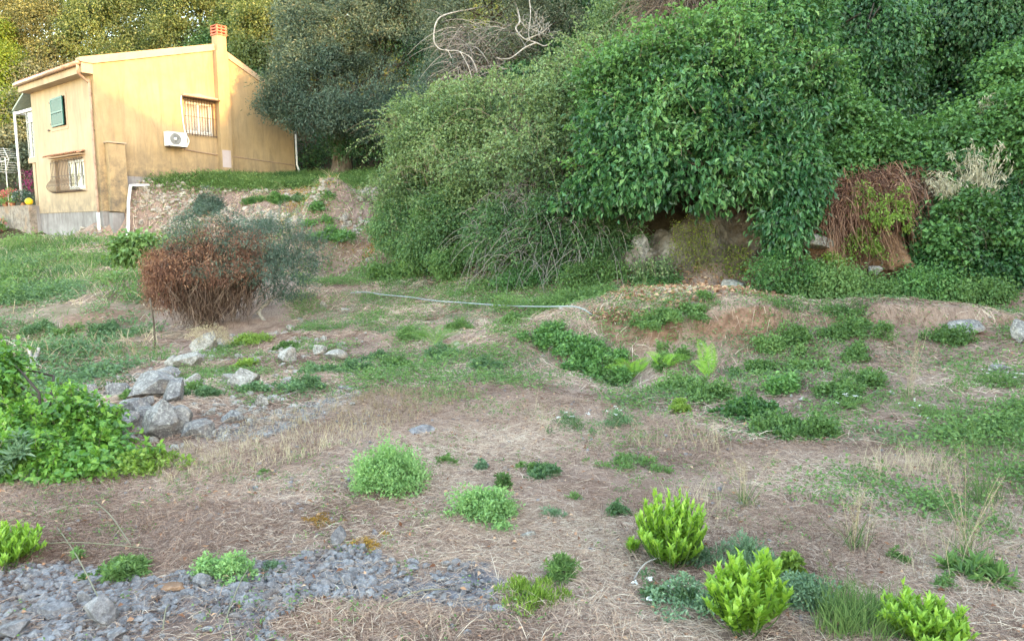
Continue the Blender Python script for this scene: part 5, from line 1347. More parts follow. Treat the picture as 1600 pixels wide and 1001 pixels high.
# ================================================================== BRIGHT GREEN BUSH, NEAR LEFT
mb = thing('mulberry_bush', 'bright green broad leaved bush spreading in front of the rock pile', 'bush', onground(-3.0, 4.9))
spec = [(50, 695, 5.0, 62, 52, .35), (112, 668, 5.2, 44, 52, .25), (5, 625, 5.4, 34, 48, .3), (150, 705, 5.0, 44, 30, .25), (10, 720, 4.7, 60, 42, .3), (95, 728, 4.7, 76, 24, .22), (205, 722, 4.9, 38, 14, .15), (168, 665, 5.3, 18, 22, .1), (12, 578, 5.6, 16, 28, .15)]
C, Rr = ells_px(spec); b0 = np.array(mb.location)
tubeobj('stems', limbs(b0, list(C) + [C[1] + (0, 0, .3), C[8] + (0, 0, .1), C[2] + (0, 0, .2)], .018, .006, 7), M['twig'], mb, 5)
foliage('leaves', M['mulberry'], mb, CR=(C, Rr), n_cl=900, per=16, cl_r=.08, ln=.048, wd=.036, droop=.45, up=.5, rand=.8, seed=531, face=FC, detail=1, tipbright=.45, gap=.7, gapsc=4.5, depth=(.7, 1.2))
shoots('shoots', mb, (C, Rr), 60, .08, .24, M['twig'], 532, 1.0, .3, M['mulberry'], .045, .032, 16, .003, FC, .1)
g_ = G(45, 745); dome('mullein', 'grey felted rosette plant inside the bright green bush', 'herb', g_ + (0, -.06, .05), .13, .18, 30, 14, M['spurge'], .07, .02, 540, up=.3)
foliage_edge = dome('clover_patch', 'lime green low growth trailing from the bright bush toward the rock pile', 'herb', G(215, 732), .24, .09, 90, 18, M['limeleaf'], .03, .024, 541)

# ================================================================== PLANTS WITH UPRIGHT LEAFY SHOOTS
def shoot_plant(label, at, rad, hgt, nst, seed, ln=.055, wd=.017, mat='young'):
    t = thing('leafy_plant', label, 'plant', at); r = np.random.default_rng(seed); at = np.asarray(at)
    a = r.uniform(0, 2 * pi, nst); q = np.sqrt(r.random(nst)); 
    top = at + np.stack([np.cos(a) * q * rad, np.sin(a) * q * rad, hgt * np.sqrt(np.clip(1.06 - q ** 2 * .85, .05, 1)) * r.uniform(.62, 1.1, nst)], -1) + r.normal(0, .012, (nst, 3))
    bot = at + np.stack([np.cos(a) * q * rad * .35, np.sin(a) * q * rad * .35, 0 * q], -1)
    tt = np.linspace(0, 1, 5)[None, :, None]
    pts = bot[:, None] * (1 - tt) + top[:, None] * tt - np.array([0, 0, .03]) * np.sin(tt * pi)
    curves('stems', pts, .0035, .002, M['greengrass'], t)
    per = 20; f = (np.linspace(.25, 1, per)[None] + r.normal(0, .02, (nst, per))).clip(.1, 1)
    base = bot[:, None] * (1 - f[..., None]) + top[:, None] * f[..., None]
    ax = unit(top - bot)[:, None] * .35 + np.array([0, 0, .75])
    ang = np.arange(per)[None] * 2.4 + r.uniform(0, 6, (nst, 1)); rad_ = np.stack([np.cos(ang), np.sin(ang), 0 * ang], -1)
    open_ = (1.25 - f[..., None] * .9) * r.uniform(.8, 1.25, (nst, 1, 1))
    d = unit(ax + rad_ * open_).reshape(-1, 3); nn = unit(np.array([0, 0, .6]) - rad_ * (.9 - .3 * open_)).reshape(-1, 3)
    m = len(d); sz = r.uniform(.75, 1.15, m) * (1.12 - .35 * f.ravel() ** 3)
    leaves('leaves', base.reshape(-1, 3), d, nn, ln * sz, wd * sz, M[mat], t, .25 + .45 * f.ravel() + r.normal(0, .1, m), 1, .2, .10)
    return t
shoot_plant('bright lime green plant with upright leafy shoots behind the other two near ones', G(1048, 878), .175, .34, 95, 551, .058, .019)
shoot_plant('widest bright green plant of upright shoots with broad leaves, ringed by grey herbs', G(1172, 985), .18, .29, 62, 552, .072, .027)
shoot_plant('bright green plant of upright shoots cut by the lower picture edge at the right', G(1440, 1000), .165, .16, 75, 553, .056, .016)
shoot_plant('bright green plant of upright shoots at the left edge beside gravel', G(8, 880), .17, .17, 80, 554, .05, .013)
shoot_plant('tiny bright green shoots just left of the tall lime green plant', G(985, 868), .035, .09, 7, 555, .04, .013)
# grey green herb domes
def D(name, label, px, py, rad, hgt, n_cl, per, mat, ln, wd, seed, **kw):
    return dome(name, label, kw.pop('cat', 'herb'), G(px, py), rad, hgt, n_cl, per, M[mat], ln, wd, seed, **kw)
D('oregano_clump', 'large round grey green herb cushion on bare straw', 612, 765, .235, .25, 330, 34, 'oregano', .020, .011, 561, droop=-.3)
D('oregano_clump', 'second grey green herb cushion, between the large round one and the white stone', 758, 808, .20, .17, 230, 34, 'oregano', .020, .012, 562, squash=.7)
D('oregano_clump', 'small leafy sprig rising behind the second herb cushion', 785, 765, .06, .09, 40, 24, 'herb', .018, .010, 563)
D('herb_clump', 'dark feathery green herb between stones at the gravel edge', 195, 903, .105, .09, 110, 28, 'herb', .026, .011, 564, droop=.1)
D('herb_clump', 'yellow green herb clump at the gravel edge right of the feathery one', 362, 900, .115, .10, 110, 26, 'oregano', .018, .012, 565)
D('herb_clump', 'tiny green herb left of the feathery one', 133, 905, .035, .03, 24, 16, 'herb', .015, .008, 566)
D('herb_clump', 'small grey blue herb at the right end of the gravel plants', 430, 893, .05, .045, 34, 16, 'spurge', .016, .006, 567)
D('spurge_clump', 'blue green spurge behind the widest bright green plant', 1168, 880, .14, .13, 110, 24, 'spurge', .022, .006, 568, droop=-.5)
D('spurge_clump', 'grey green herb at the right foot of the tall lime green plant', 1085, 880, .09, .14, 70, 22, 'spurge', .020, .008, 569)
D('spurge_clump', 'grey green herb spilling right of the widest bright green plant', 1265, 950, .125, .14, 130, 26, 'spurge', .022, .010, 570)
D('spurge_clump', 'loose grey herb left of the widest bright green plant', 1075, 945, .12, .10, 90, 22, 'spurge', .020, .010, 571)
D('herb_clump', 'yellowing leafy herb at the right side of the widest bright green plant', 1230, 905, .06, .10, 40, 16, 'limeleaf', .03, .018, 572)
D('herb_clump', 'dark green feathery weed above the lime moss patch', 872, 905, .075, .11, 60, 24, 'herb', .028, .006, 573)
D('moss_clump', 'lime green patch of short upright stems beside the dark feathery weed', 822, 932, .115, .05, 90, 22, 'limeleaf', .025, .005, 574, droop=-1.2, cat='moss')
D('herb_clump', 'bluish leafy herb pair on the straw above the white stone', 845, 742, .10, .06, 60, 20, 'herbblue', .03, .018, 575)
D('herb_clump', 'grass like green tuft touching the bluish leafy pair', 832, 733, .07, .06, 40, 20, 'herb', .02, .01, 576)
D('herb_clump', 'round bluish herb alone left of the bluish leafy pair', 752, 733, .045, .05, 30, 18, 'spurge', .02, .012, 577)
D('herb_clump', 'small green herb alone on the straw right of the large round cushion', 696, 722, .06, .055, 34, 20, 'herb', .018, .009, 578)
D('herb_clump', 'spreading green herb above the tall lime green plant', 975, 727, .14, .05, 80, 20, 'herb', .022, .010, 579)
D('spurge_clump', 'pale grey rosette beside the white stone', 865, 808, .05, .035, 30, 16, 'spurge', .022, .006, 580)
D('herb_clump', 'grey green tuft left of the tall lime green plant', 968, 805, .06, .06, 40, 20, 'herbblue', .02, .01, 581)
D('herb_clump', 'tiny green sprig on the open straw under the rock pile', 408, 742, .035, .03, 18, 14, 'herb', .016, .007, 582)
D('herb_clump', 'small green sprig right of the second herb cushion', 900, 780, .04, .035, 20, 14, 'herb', .018, .008, 583)
D('herb_clump', 'lime green round herb at the foot of the slope', 1062, 645, .10, .10, 60, 26, 'limeleaf', .02, .014, 584)
D('spurge_clump', 'thin grey green seedling left of the gravel plants', 123, 878, .03, .06, 16, 12, 'oregano', .02, .005, 585, droop=-.8)
D('thistle', 'young thistle with long toothed leaves near the right bright green plant', 1545, 905, .11, .05, 30, 14, 'herb', .075, .018, 586, cat='thistle')
D('herb_clump', 'low green weeds behind the young thistle', 1515, 893, .07, .05, 40, 16, 'herb', .022, .012, 587)
D('herb_clump', 'small weed above the right bright green plant', 1400, 875, .05, .04, 30, 16, 'herb', .02, .01, 588)
D('herb_clump', 'pair of low weeds between the right bright green plant and the thistle', 1475, 915, .06, .035, 34, 16, 'herb', .02, .01, 589)
D('moss_cushion', 'rust orange moss cushion on the gravel beyond the herb clumps', 500, 818, .07, .022, 70, 30, 'orangemoss', .010, .005, 590, stems=0, cat='moss')
D('moss_cushion', 'smaller rust orange moss cushion below the first', 575, 852, .06, .018, 60, 30, 'orangemoss', .010, .005, 591, stems=0, cat='moss')
# ---- slope plants
slope = [(480, 608, .19, .17, 'herbblue', 'round dark bluish herb beside the thin brown slab'), (515, 582, .16, .10, 'herbblue', 'bluish herb left of the twin at the foot of the slope'), (548, 578, .17, .12, 'herbblue', 'bluish herb just below the long curved rock'),
 (575, 565, .13, .10, 'herbblue', 'small bluish herb right of the long curved rock'), (620, 575, .14, .13, 'herb', 'rounded green herb at the foot of the slope above open straw'), (690, 560, .18, .14, 'herbblue', 'bluish green clump on the lower slope above the reddish soil'),
 (755, 575, .12, .10, 'herbblue', 'small bluish clump low on the slope left of the leaning red stems'), (640, 530, .22, .14, 'herb', 'green clump left of the low fern on the slope'), (720, 515, .2, .13, 'herb', 'green clump right of the low fern on the slope'),
 (800, 500, .17, .10, 'herb', 'small green clump just below the middle of the hose'), (850, 535, .26, .2, 'bramble', 'low bramble clump below the right end of the hose'), (905, 545, .3, .2, 'bramble', 'dense bramble clump left of the bare red soil bank'),
 (925, 585, .3, .18, 'bramble', 'bramble clump below the dense one at the red soil bank'), (960, 600, .22, .14, 'herb', 'dark low bramble clump at the foot of the slope left of the ferns'), (1020, 505, .2, .14, 'herb', 'bramble tuft overhanging the bare red soil bank'),
 (1090, 492, .2, .1, 'herb', 'green tuft on the brow right of the red soil bank'), (1055, 605, .2, .18, 'herb', 'dark bramble under the yellow green tall fern'), (1040, 570, .16, .12, 'herb', 'small bramble between the two ferns'),
 (1120, 625, .24, .2, 'herb', 'bramble clump right of the lime round herb'), (1165, 650, .24, .14, 'bramble', 'trailing bramble starting the row at the foot of the slope'), (1215, 675, .26, .15, 'herb', 'dark leafy bramble in the middle of the row at the foot of the slope'),
 (1268, 680, .24, .15, 'herb', 'dark leafy bramble ending the row at the foot of the slope'), (1205, 545, .2, .18, 'herb', 'upright bramble clump alone in the middle of the right slope'), (1245, 530, .16, .18, 'herb', 'taller bramble beside the upright one on the right slope'),
 (1180, 580, .15, .10, 'herb', 'small green clump on bare soil right of the tall fern'), (1225, 612, .2, .15, 'bramble', 'rounded light bramble low on the right slope'), (1310, 525, .24, .12, 'herb', 'green clump on the brow of the right slope'),
 (1345, 515, .2, .14, 'herb', 'green clump beside the pale stone on the brow'), (1305, 615, .2, .16, 'herb', 'dark bramble clump right of the rounded light one'), (1360, 600, .18, .16, 'herb', 'dark bramble in front of the tall grass stalks'),
 (1480, 530, .2, .16, 'herb', 'dark bramble hanging over the brown flat rock'), (1340, 560, .16, .10, 'herb', 'small weed below the brow in the middle of the right slope'), (1250, 575, .12, .09, 'herb', 'little weed above the rounded light bramble'),
 (155, 520, .26, .14, 'herbblue', 'round dark bush in the left grass below the brown bank'), (60, 515, .24, .12, 'herbblue', 'second round dark bush in the left grass nearer the picture edge'), (107, 520, .16, .12, 'herb', 'small bush between the two round dark ones in the left grass'),
 (300, 610, .08, .06, 'herb', 'dark herb sprouting between the pale stones of the pile'), (395, 610, .12, .08, 'herbblue', 'grey herb below the mossy boulder'), (320, 620, .10, .08, 'herbblue', 'grey herb in the middle of the rock pile'), (205, 620, .05, .04, 'herb', 'tiny ivy sprig under the pale rounded rock'),
 (390, 535, .28, .14, 'limeleaf', 'lime green weeds at the foot of the olive suckers'), (385, 572, .10, .09, 'limeleaf', 'sprig of lime green leaves on top of the mossy boulder'), (445, 545, .10, .08, 'herb', 'clover in front of the pale rock'),
 (555, 288, .5, .22, 'herb', 'green bush at the end of the upper terrace'), (430, 318, .35, .3, 'bramble', 'bright green bush on the ledge between the two rubble walls'), (395, 318, .3, .22, 'bramble', 'smaller bright bush left on the ledge between the rubble walls'), (465, 316, .28, .3, 'herbblue', 'bluish bush on the ledge beside reddish earth'),
 (520, 372, .5, .25, 'bramble', 'bright green weeds under the lower rubble wall'), (610, 430, .5, .25, 'herb', 'green weeds on the path beside the hose end'), (325, 330, .5, .6, 'olive', 'grey olive shoot growing out of the rubble wall')]
for k, (px, py, ra_, hg, mt, lab) in enumerate(slope):
    n_ = int(60 + 330 * ra_); sm = .030 if mt in ('herb', 'herbblue', 'limeleaf') else .042
    if G(px, py)[1] > 15: sm = .06
    dome('weed_clump' if mt != 'bramble' else 'bramble_clump', lab, 'weeds' if mt != 'bramble' else 'bramble', G(px, py) - (0, 0, .02), ra_, hg, n_, 18, M[mt], sm, sm * .66, 600 + k, stems=10, rand=.7, cl=max(.03, ra_ * .2), squash=.8)
D('weed_clump', 'broad patch of soft weeds along the brow left of the red soil bank', 880, 478, .55, .18, 260, 20, 'herb', .035, .018, 690, cat='weeds', squash=.5)
D('yarrow', 'patch of white flowered yarrow at the foot of the slope left of the lime herb', 900, 668, .16, .12, 60, 18, 'herbblue', .022, .008, 691, cat='wildflower', flowers=(6, .024, 'flowerwhite'))
D('yarrow', 'white flowered yarrow beside the first patch', 965, 665, .14, .14, 60, 18, 'herbblue', .022, .008, 692, cat='wildflower', flowers=(5, .024, 'flowerwhite'))
D('yarrow', 'white flowered yarrow just right of the dark leafy bramble row', 1325, 640, .14, .12, 60, 18, 'herb', .022, .008, 693, cat='wildflower', flowers=(6, .022, 'flowerwhite'))
D('yarrow', 'white flowered yarrow in the weeds of the far right slope', 1440, 650, .2, .12, 90, 18, 'herb', .022, .008, 694, cat='wildflower', flowers=(9, .02, 'flowerwhite'))
D('yarrow', 'four white flower heads left of the widest bright green plant', 1020, 935, .09, .08, 36, 14, 'herbblue', .018, .008, 695, cat='wildflower', flowers=(4, .026, 'flowerwhite'))
D('yarrow', 'white flowers in weeds near the pale grey stone at the right edge', 1560, 600, .25, .12, 90, 16, 'herb', .025, .01, 696, cat='wildflower', flowers=(8, .022, 'flowerwhite'))

# ---- ferns
def fern(label, at, fronds, seed, mat='fern'):
    t = thing('fern', label, 'fern', at); r = np.random.default_rng(seed)
    for (dx, dy, L, bend) in fronds:
        d = unit(np.array([dx, dy, 1.0])); s_ = unit(np.cross(d, [0, 1, .1]) if abs(dx) < .5 else np.cross(d, [0, 1, .2]))
        tt = np.linspace(0, 1, 24)[:, None]; h = np.array([dx, dy, 0]); h = h / max(np.linalg.norm(h), .01)
        pts = at + d * L * tt + (h * .5 - np.array([0, 0, .55])) * bend * L * tt ** 2.4
        tang = unit(np.gradient(pts, axis=0)); side = unit(np.cross(tang, np.array([0, -.8, .6])))
        f = np.linspace(.12, 1, 24); q = np.stack([np.interp(f, tt[:, 0], pts[:, i]) for i in range(3)], -1); tg = np.stack([np.interp(f, tt[:, 0], tang[:, i]) for i in range(3)], -1); sd_ = np.stack([np.interp(f, tt[:, 0], side[:, i]) for i in range(3)], -1)
        ln_ = L * .2 * np.sin(np.clip((f - .05) * 1.05, 0, 1) ** .7 * pi) ** .8 + .01
        pos = np.concatenate([q, q]); dd = np.concatenate([unit(sd_ + tg * .45), unit(-sd_ + tg * .45)]); ll = np.concatenate([ln_, ln_])
        nn = unit(np.cross(np.concatenate([tg, tg]), dd) * np.repeat([1, -1], len(f))[:, None] + .2 * r.normal(size=pos.shape))
        o = leaves('frond', pos, dd, nn, ll, ll * .10 + .003, M[mat], t, .5 + .3 * r.random(len(pos)))
        V, F = tube(pts, np.linspace(.004, .0015, 24), 4)
        sp = mk('stalk', V, clean_quads(F), M['fern'], t, {'rnd': np.full(len(V), .6)}, origin=_org(t, None)); sp.parent = o
    return t
fern('tall yellow green fern frond standing upright on the slope', G(1108, 592), [(-.15, 0, .50, .25), (.05, .1, .42, .2), (-.4, -.1, .32, .6)], 701)
fern('wide fern spreading left of the tall upright fern', G(990, 590), [(-.9, -.1, .34, .7), (-.4, .1, .34, .6), (.3, -.1, .36, .6), (.8, 0, .34, .7), (0, -.2, .3, .5)], 702)
fern('pale fern arching between the wide fern and the tall one', G(1035, 578), [(-.3, 0, .3, .6), (.7, .1, .34, .8), (.2, -.2, .28, .6)], 703)
fern('dark fern low on the slope under the gap in the hose', G(680, 538), [(-.8, 0, .4, .8), (.1, -.1, .4, .6), (.7, .1, .42, .8), (-.3, .1, .38, .6), (.4, -.2, .36, .7)], 704, 'herb')
fern('small fern low on the slope right of the dark fern', G(700, 552), [(-.6, 0, .26, .8), (.5, -.1, .28, .8), (0, -.3, .24, .8)], 705, 'herb')

# ---- the grey hose along the slope
hp = [G(px, py) + (0, -.02, dz) for px, py, dz in [(548, 462, .05), (572, 465, .10), (600, 469, .10), (640, 472, .09), (665, 475, .08), (690, 478, .08), (716, 481, .09), (750, 487, .12), (800, 492, .13), (850, 495, .14), (900, 495, .12), (925, 494, .02)]]
tag(tubeobj('hose', [(spline(hp, 90), .0085)], simplemat('grey_hose', (.20, .24, .27), (.34, .38, .41), 4, .4, 0), None, 8, origin=hp[5]), 'grey blue garden hose sagging across the brow of the slope', 'hose')

# ================================================================== LOOSE STUFF ON THE GROUND
# gravel
pr_ = polyxy([(110, 650), (130, 600), (260, 570), (340, 530), (440, 520), (540, 540), (570, 580), (560, 610), (450, 650), (330, 700), (200, 705)])
x, y = scatter(pr_, 1700, lambda a, b: np.clip(.4 + 2 * fbm2(a, b, 1.6, 3, 45), 0, 1)); r_ = .012 + .05 * rng.random(len(x)) ** 4
V, F = many_stones(x, y, H(x, y) + r_ * .1, r_, 2, 805); tag(mk('rock_rubble', V, F, M['stonewhite'], None), 'small broken stones lying between the boulders and rocks', 'rubble', kind='stuff')
x, y = scatter(pg_gravel, 15000, lambda a, b: np.where(a > -.62, .3, 1) * np.clip(.55 + 2.0 * fbm2(a, b, 2.2, 4, 41), .05, 1)); r_ = .0035 + .024 * rng.random(len(x)) ** 4.5
V, F = many_stones(x, y, H(x, y) + r_ * .3, r_, 1, 801); tag(mk('gravel', V, F, M['stoneblue'], None), 'blue grey broken limestone gravel with stalks across it', 'gravel', kind='stuff')
x, y = scatter(pg_gr2, 1600); r_ = .008 + .02 * rng.random(len(x)) ** 2
V, F = many_stones(x, y, H(x, y) + r_ * .3, r_, 1, 802); tag(mk('gravel', V, F, M['stone'], None), 'grey gravel strip at the edge of the straw beside the rocks', 'gravel', kind='stuff')
pg_field = polyxy([(0, 770), (250, 720), (450, 650), (600, 605), (800, 605), (1000, 640), (1150, 690), (1600, 700), (1600, 1001), (800, 1001), (0, 1001)]); pg_field[pg_field[:, 1] < 2.7, 1] = 2.3
x, y = scatter(pg_field, 2600, lambda a, b: np.clip(.3 + 1.8 * fbm2(a, b, 1.5, 3, 43) + (a < 0) * .25, 0, 1)); r_ = .004 + .016 * rng.random(len(x)) ** 3
V, F = many_stones(x, y, H(x, y) + r_ * .3, r_, 1, 803); tag(mk('scattered_gravel', V, F, M['stoneblue'], None), 'small grey stones scattered through the straw', 'gravel', kind='stuff')
pg_slope = polyxy([(450, 640), (480, 540), (450, 470), (540, 430), (700, 440), (900, 450), (1100, 465), (1600, 475), (1600, 700), (1150, 690), (1000, 640), (800, 605), (600, 605)])
x, y = scatter(pg_slope, 900, lambda a, b: np.clip(.3 + 1.5 * fbm2(a, b, 1.5, 3, 44), 0, 1)); r_ = .010 + .03 * rng.random(len(x)) ** 3
V, F = many_stones(x, y, H(x, y) + r_ * .3, r_, 1, 804); tag(mk('slope_gravel', V, F, M['stonewhite'], None), 'small pale stones scattered over the weedy slope', 'gravel', kind='stuff')
for k, (px, py, w_, h_, lab) in enumerate([(155, 955, 52, 56, 'largest grey stone in the gravel, tall and faceted'), (90, 950, 60, 30, 'flat grey stone in the gravel left of the largest'), (130, 935, 34, 24, 'dark pointed stone behind the largest gravel stone'), (20, 985, 50, 34, 'grey stone in the gravel at the lower left corner'),
        (182, 990, 30, 18, 'round grey stone in front of the largest gravel stone'), (270, 915, 60, 14, 'flat brown stone lying across the top of the gravel'), (235, 908, 20, 14, 'blue grey stone left of the flat brown stone'), (320, 905, 34, 22, 'grey stone right of the flat brown stone'), (212, 905, 26, 16, 'pale stone touching the feathery herb'),
        (528, 838, 26, 32, 'upright grey stone alone above the gravel'), (545, 905, 26, 18, 'grey stone right of the main gravel under the upright stone'), (375, 920, 38, 18, 'grey stone under the yellow green herb clump'), (185, 915, 24, 16, 'pinkish stone below the feathery herb'), (60, 915, 20, 10, 'small grey stone in the straw above the gravel'),
        (828, 835, 26, 14, 'white stone right of the second herb cushion'), (1400, 812, 14, 10, 'white pebble in weeds in front of the tall grass'), (655, 672, 46, 12, 'weathered grey brown log end lying in the straw field'), (480, 865, 22, 14, 'pale grey stone above the gravel left of the rust moss')]):
    gr_rock(px, py, w_, h_, lab, 'stonewhite' if k in (14, 15) else ('earthrock' if k == 5 else 'stoneblue'), 850 + k, name='stone')
q = [G(60, 575), G(52, 560) + (0, 0, .1), G(50, 548) + (0, 0, .12), G(62, 560) + (0, 0, .2)]
tag(tubeobj('dead_stump', [(spline([G(48, 580), G(55, 566) + (0, 0, .05), G(62, 560) + (0, 0, .14)], 8), np.linspace(.05, .02, 8)), (spline([G(52, 578), G(48, 560) + (0, 0, .05), G(44, 556) + (0, 0, .1)], 8), np.linspace(.03, .01, 8))], M['deadwood'], None, 7, origin=G(50, 580)), 'small bleached forked stump in the left grass', 'stump')
tag(tubeobj('bare_stick', [(spline([G(990, 912) + (0, 0, .01), G(1010, 895) + (0, 0, .05), G(1050, 885) + (0, 0, .06)], 10), np.linspace(.004, .002, 10))], M['deadwood'], None, 5, origin=G(990, 912)), 'thin pale stick arching below the tall lime green plant', 'stick')
st = [[(1, 860), (240, 868)], [(150, 790), (205, 860)], [(350, 985), (395, 890)], [(300, 905), (435, 870)], [(255, 990), (265, 955)], [(600, 955), (700, 930)], [(1085, 610), (1107, 590)], [(90, 830), (160, 955)]]
for k, ((a, b), (c_, d_)) in enumerate(st):
    lab = ['long straw stalk lying flat across the left of the straw field', 'pale stalk slanting down beside the left edge plant', 'long stalk rising across the gravel centre', 'stalk lying between the two herb clumps on gravel', 'little forked white twig on the gravel', 'pale stalk lying right of the gravel', 'pale broken stem at the foot of the tall fern', 'long pale stalk crossing toward the largest gravel stone'][k]
    p0, p1 = G(a, b) + (0, 0, .02), G(c_, d_) + (0, 0, .03)
    tag(tubeobj('straw_stalk', [(spline([p0, (p0 + p1) / 2 + (0, 0, .03), p1], 8), .0028)], M['paleplant'], None, 5, origin=p0), lab, 'stalk')
    bpy.data.objects[-1] if False else None

# straw: lying
def lay(name, label, poly, n, lmin, lmax, wd, mat, seed, dens=None, lift=.012, tilt=.12, cat='straw'):
    x, y = scatter(poly, n, dens); r = np.random.default_rng(seed); m = len(x); a = r.uniform(0, 2 * pi, m); L = r.uniform(lmin, lmax, m)
    ex, ey = x + np.cos(a) * L, y + np.sin(a) * L
    b0 = np.stack([x, y, H(x, y) + r.uniform(0, lift, m)], -1); t0 = np.stack([ex, ey, H(ex, ey) + r.uniform(0, lift, m) + np.abs(r.normal(0, tilt, m)) * L], -1)
    rn = np.clip(.5 + .9 * fbm2(x, y, .9, 3, seed) + r.normal(0, .25, m), 0, 1)
    return tag(blades(name, b0, t0, r.uniform(.6, 1.4, m) * wd, mat, bendz=r.uniform(0, .12, m) * L, rnd=rn), label, cat, kind='stuff')
ngr = lambda a, b: np.where(inpoly(a, b, pg_gravel), .28, 1.0) * np.clip(.85 + 1.3 * fbm2(a, b, 1.6, 3, 61), .25, 1)
nearp = polyxy([(0, 800), (800, 780), (1600, 800), (1600, 1001), (0, 1001)]); nearp[nearp[:, 1] < 2.7, 1] = 2.3
lay('straw', 'matted dry straw covering the open ground', nearp, 170000, .015, .09, .0016, M['straw'], 901, ngr)
lay('straw', 'matted dry straw farther out on the open ground', pg_field, 170000, .02, .10, .0023, M['straw'], 902, ngr)
lay('straw', 'dry straw and stalks on the weedy slope', pg_slope, 80000, .04, .2, .005, M['straw'], 903, lambda a, b: np.where(inpoly(a, b, pg_soil) | ((b > 7.95) & (b < 8.36) & (a > 1)), .12, 1) * np.clip(.7 + 1.2 * fbm2(a, b, 1.2, 3, 62), .1, 1))
pg_shelf = polyxy([(450, 470), (560, 420), (620, 400), (700, 425), (900, 430), (1000, 440), (1200, 455), (1600, 460), (1600, 500), (1000, 490), (900, 480), (600, 490)])
lay('straw', 'dry straw along the upper ledge below the rock face', pg_shelf, 34000, .05, .22, .007, M['straw'], 904)
# dry leaves
def litter(poly, n, label, seed, dens=None, sz=.05):
    x, y = scatter(poly, n, dens); r = np.random.default_rng(seed); m = len(x)
    tag(leaves('fallen_leaves', np.stack([x, y, H(x, y) + r.uniform(.005, .03, m)], -1), unit(r.normal(size=(m, 3)) * (1, 1, .3)), unit(r.normal(size=(m, 3)) * .6 + (0, -.2, 1)), sz * r.uniform(.5, 1.3, m), sz * .6 * r.uniform(.6, 1.2, m), M['litter'], None), label, 'leaf litter', kind='stuff')
litter(polyxy([(980, 430), (1060, 415), (1200, 425), (1230, 470), (1080, 480), (940, 470)]), 2600, 'brown fallen leaves heaped below the rock face', 911, sz=.08)
litter(polyxy([(920, 480), (1080, 478), (1060, 495), (920, 500)]), 500, 'reddish fallen leaves on top of the bare soil bank', 912)
litter(pg_slope, 2600, 'brown fallen leaves scattered over the slope', 913, lambda a, b: np.clip(.2 + 1.6 * fbm2(a, b, 1.3, 3, 66), 0, 1), .045)
litter(pg_field, 1600, 'dry brown leaves scattered in the straw field', 914, None, .03)
# standing dry grass
def stand(name, label, poly, n, hmin, hmax, wd, mat, seed, dens=None, lean=.35, cat='grass', clump=1, spread=.02):
    x, y = scatter(poly, n, dens); r = np.random.default_rng(seed); x = np.repeat(x, clump); y = np.repeat(y, clump); m = len(x)
    x = x + r.normal(0, spread, m); y = y + r.normal(0, spread, m); Hh = r.uniform(hmin, hmax, m)
    b0 = np.stack([x, y, H(x, y) - .005], -1); dx = r.normal(0, lean, (m, 2)) * Hh[:, None]
    t0 = b0 + np.concatenate([dx, Hh[:, None]], 1)
    return tag(blades(name, b0, t0, wd * r.uniform(.6, 1.4, m), mat, bendz=Hh * .12, rnd=np.clip(.5 + .8 * fbm2(x, y, .8, 2, seed) + r.normal(0, .2, m), 0, 1)), label, cat, kind='stuff')
pg_bank = polyxy([(0, 470), (110, 476), (240, 472), (300, 480), (290, 506), (110, 512), (0, 495)])
def nobank(f): return lambda a, b: f(a, b) * np.where(inpoly(a, b, pg_bank), .12, 1)
pg_tall = polyxy([(820, 640), (1000, 650), (1200, 720), (1600, 740), (1600, 960), (1300, 900), (1100, 820), (880, 720)])
stand('dry_grass', 'fine standing dry grass on the open field', pg_field, 7000, .02, .09, .0022, M['straw'], 921, lambda a, b: np.where(inpoly(a, b, pg_gravel), .06, 1) * np.clip(.3 + 1.8 * fbm2(a, b, 1.1, 3, 71), 0, 1), clump=4, lean=.7)
stand('dry_grass', 'taller wispy dry grass in front of the slope', pg_tall, 900, .06, .26, .0022, M['drygrass'], 922, lambda a, b: np.clip(.1 + 2.6 * fbm2(a, b, 1.9, 3, 72), 0, 1), clump=5, spread=.05, lean=.4)
stand('dry_grass', 'pale dry grass along the left edge of the straw field', polyxy([(230, 720), (400, 660), (560, 612), (760, 612), (600, 680), (400, 740), (260, 760)]), 900, .03, .10, .003, M['drygrass'], 923, clump=4)
stand('green_grass', 'green grass blades among weeds at the right of the field', polyxy([(1150, 700), (1600, 640), (1600, 980), (1380, 900), (1250, 760)]), 600, .05, .18, .003, M['greengrass'], 924, lambda a, b: np.clip(.1 + 2.4 * fbm2(a, b, 1.5, 3, 73), 0, 1), clump=6, spread=.03)
stand('green_grass', 'green grass tufts at the lower right corner', polyxy([(1280, 950), (1400, 960), (1380, 1001), (1280, 1001)]), 120, .05, .16, .0035, M['greengrass'], 925, clump=8, spread=.02)
stand('green_grass', 'long green grass of the field below the house', polyxy([(0, 378), (150, 376), (215, 400), (235, 470), (0, 465)]), 12000, .10, .36, .014, M['greengrass'], 926, nobank(lambda a, b: np.clip(.25 + 2.2 * fbm2(a, b, .4, 3, 74), .03, 1)), .5)
stand('green_grass', 'short green grass on the lower left field', polyxy([(0, 465), (240, 470), (290, 540), (250, 590), (130, 620), (0, 640)]), 8000, .04, .15, .008, M['greengrass'], 927, nobank(lambda a, b: np.clip(.3 + 2.2 * fbm2(a, b, .8, 3, 75), .02, 1)), .6)
stand('dry_grass', 'dry bents mixed into the field below the house', polyxy([(0, 378), (215, 385), (250, 560), (130, 620), (0, 640)]), 7000, .08, .3, .010, M['drygrass'], 931, lambda a, b: np.clip(.2 + 2.2 * fbm2(a, b, .5, 3, 76), .02, 1), .6)
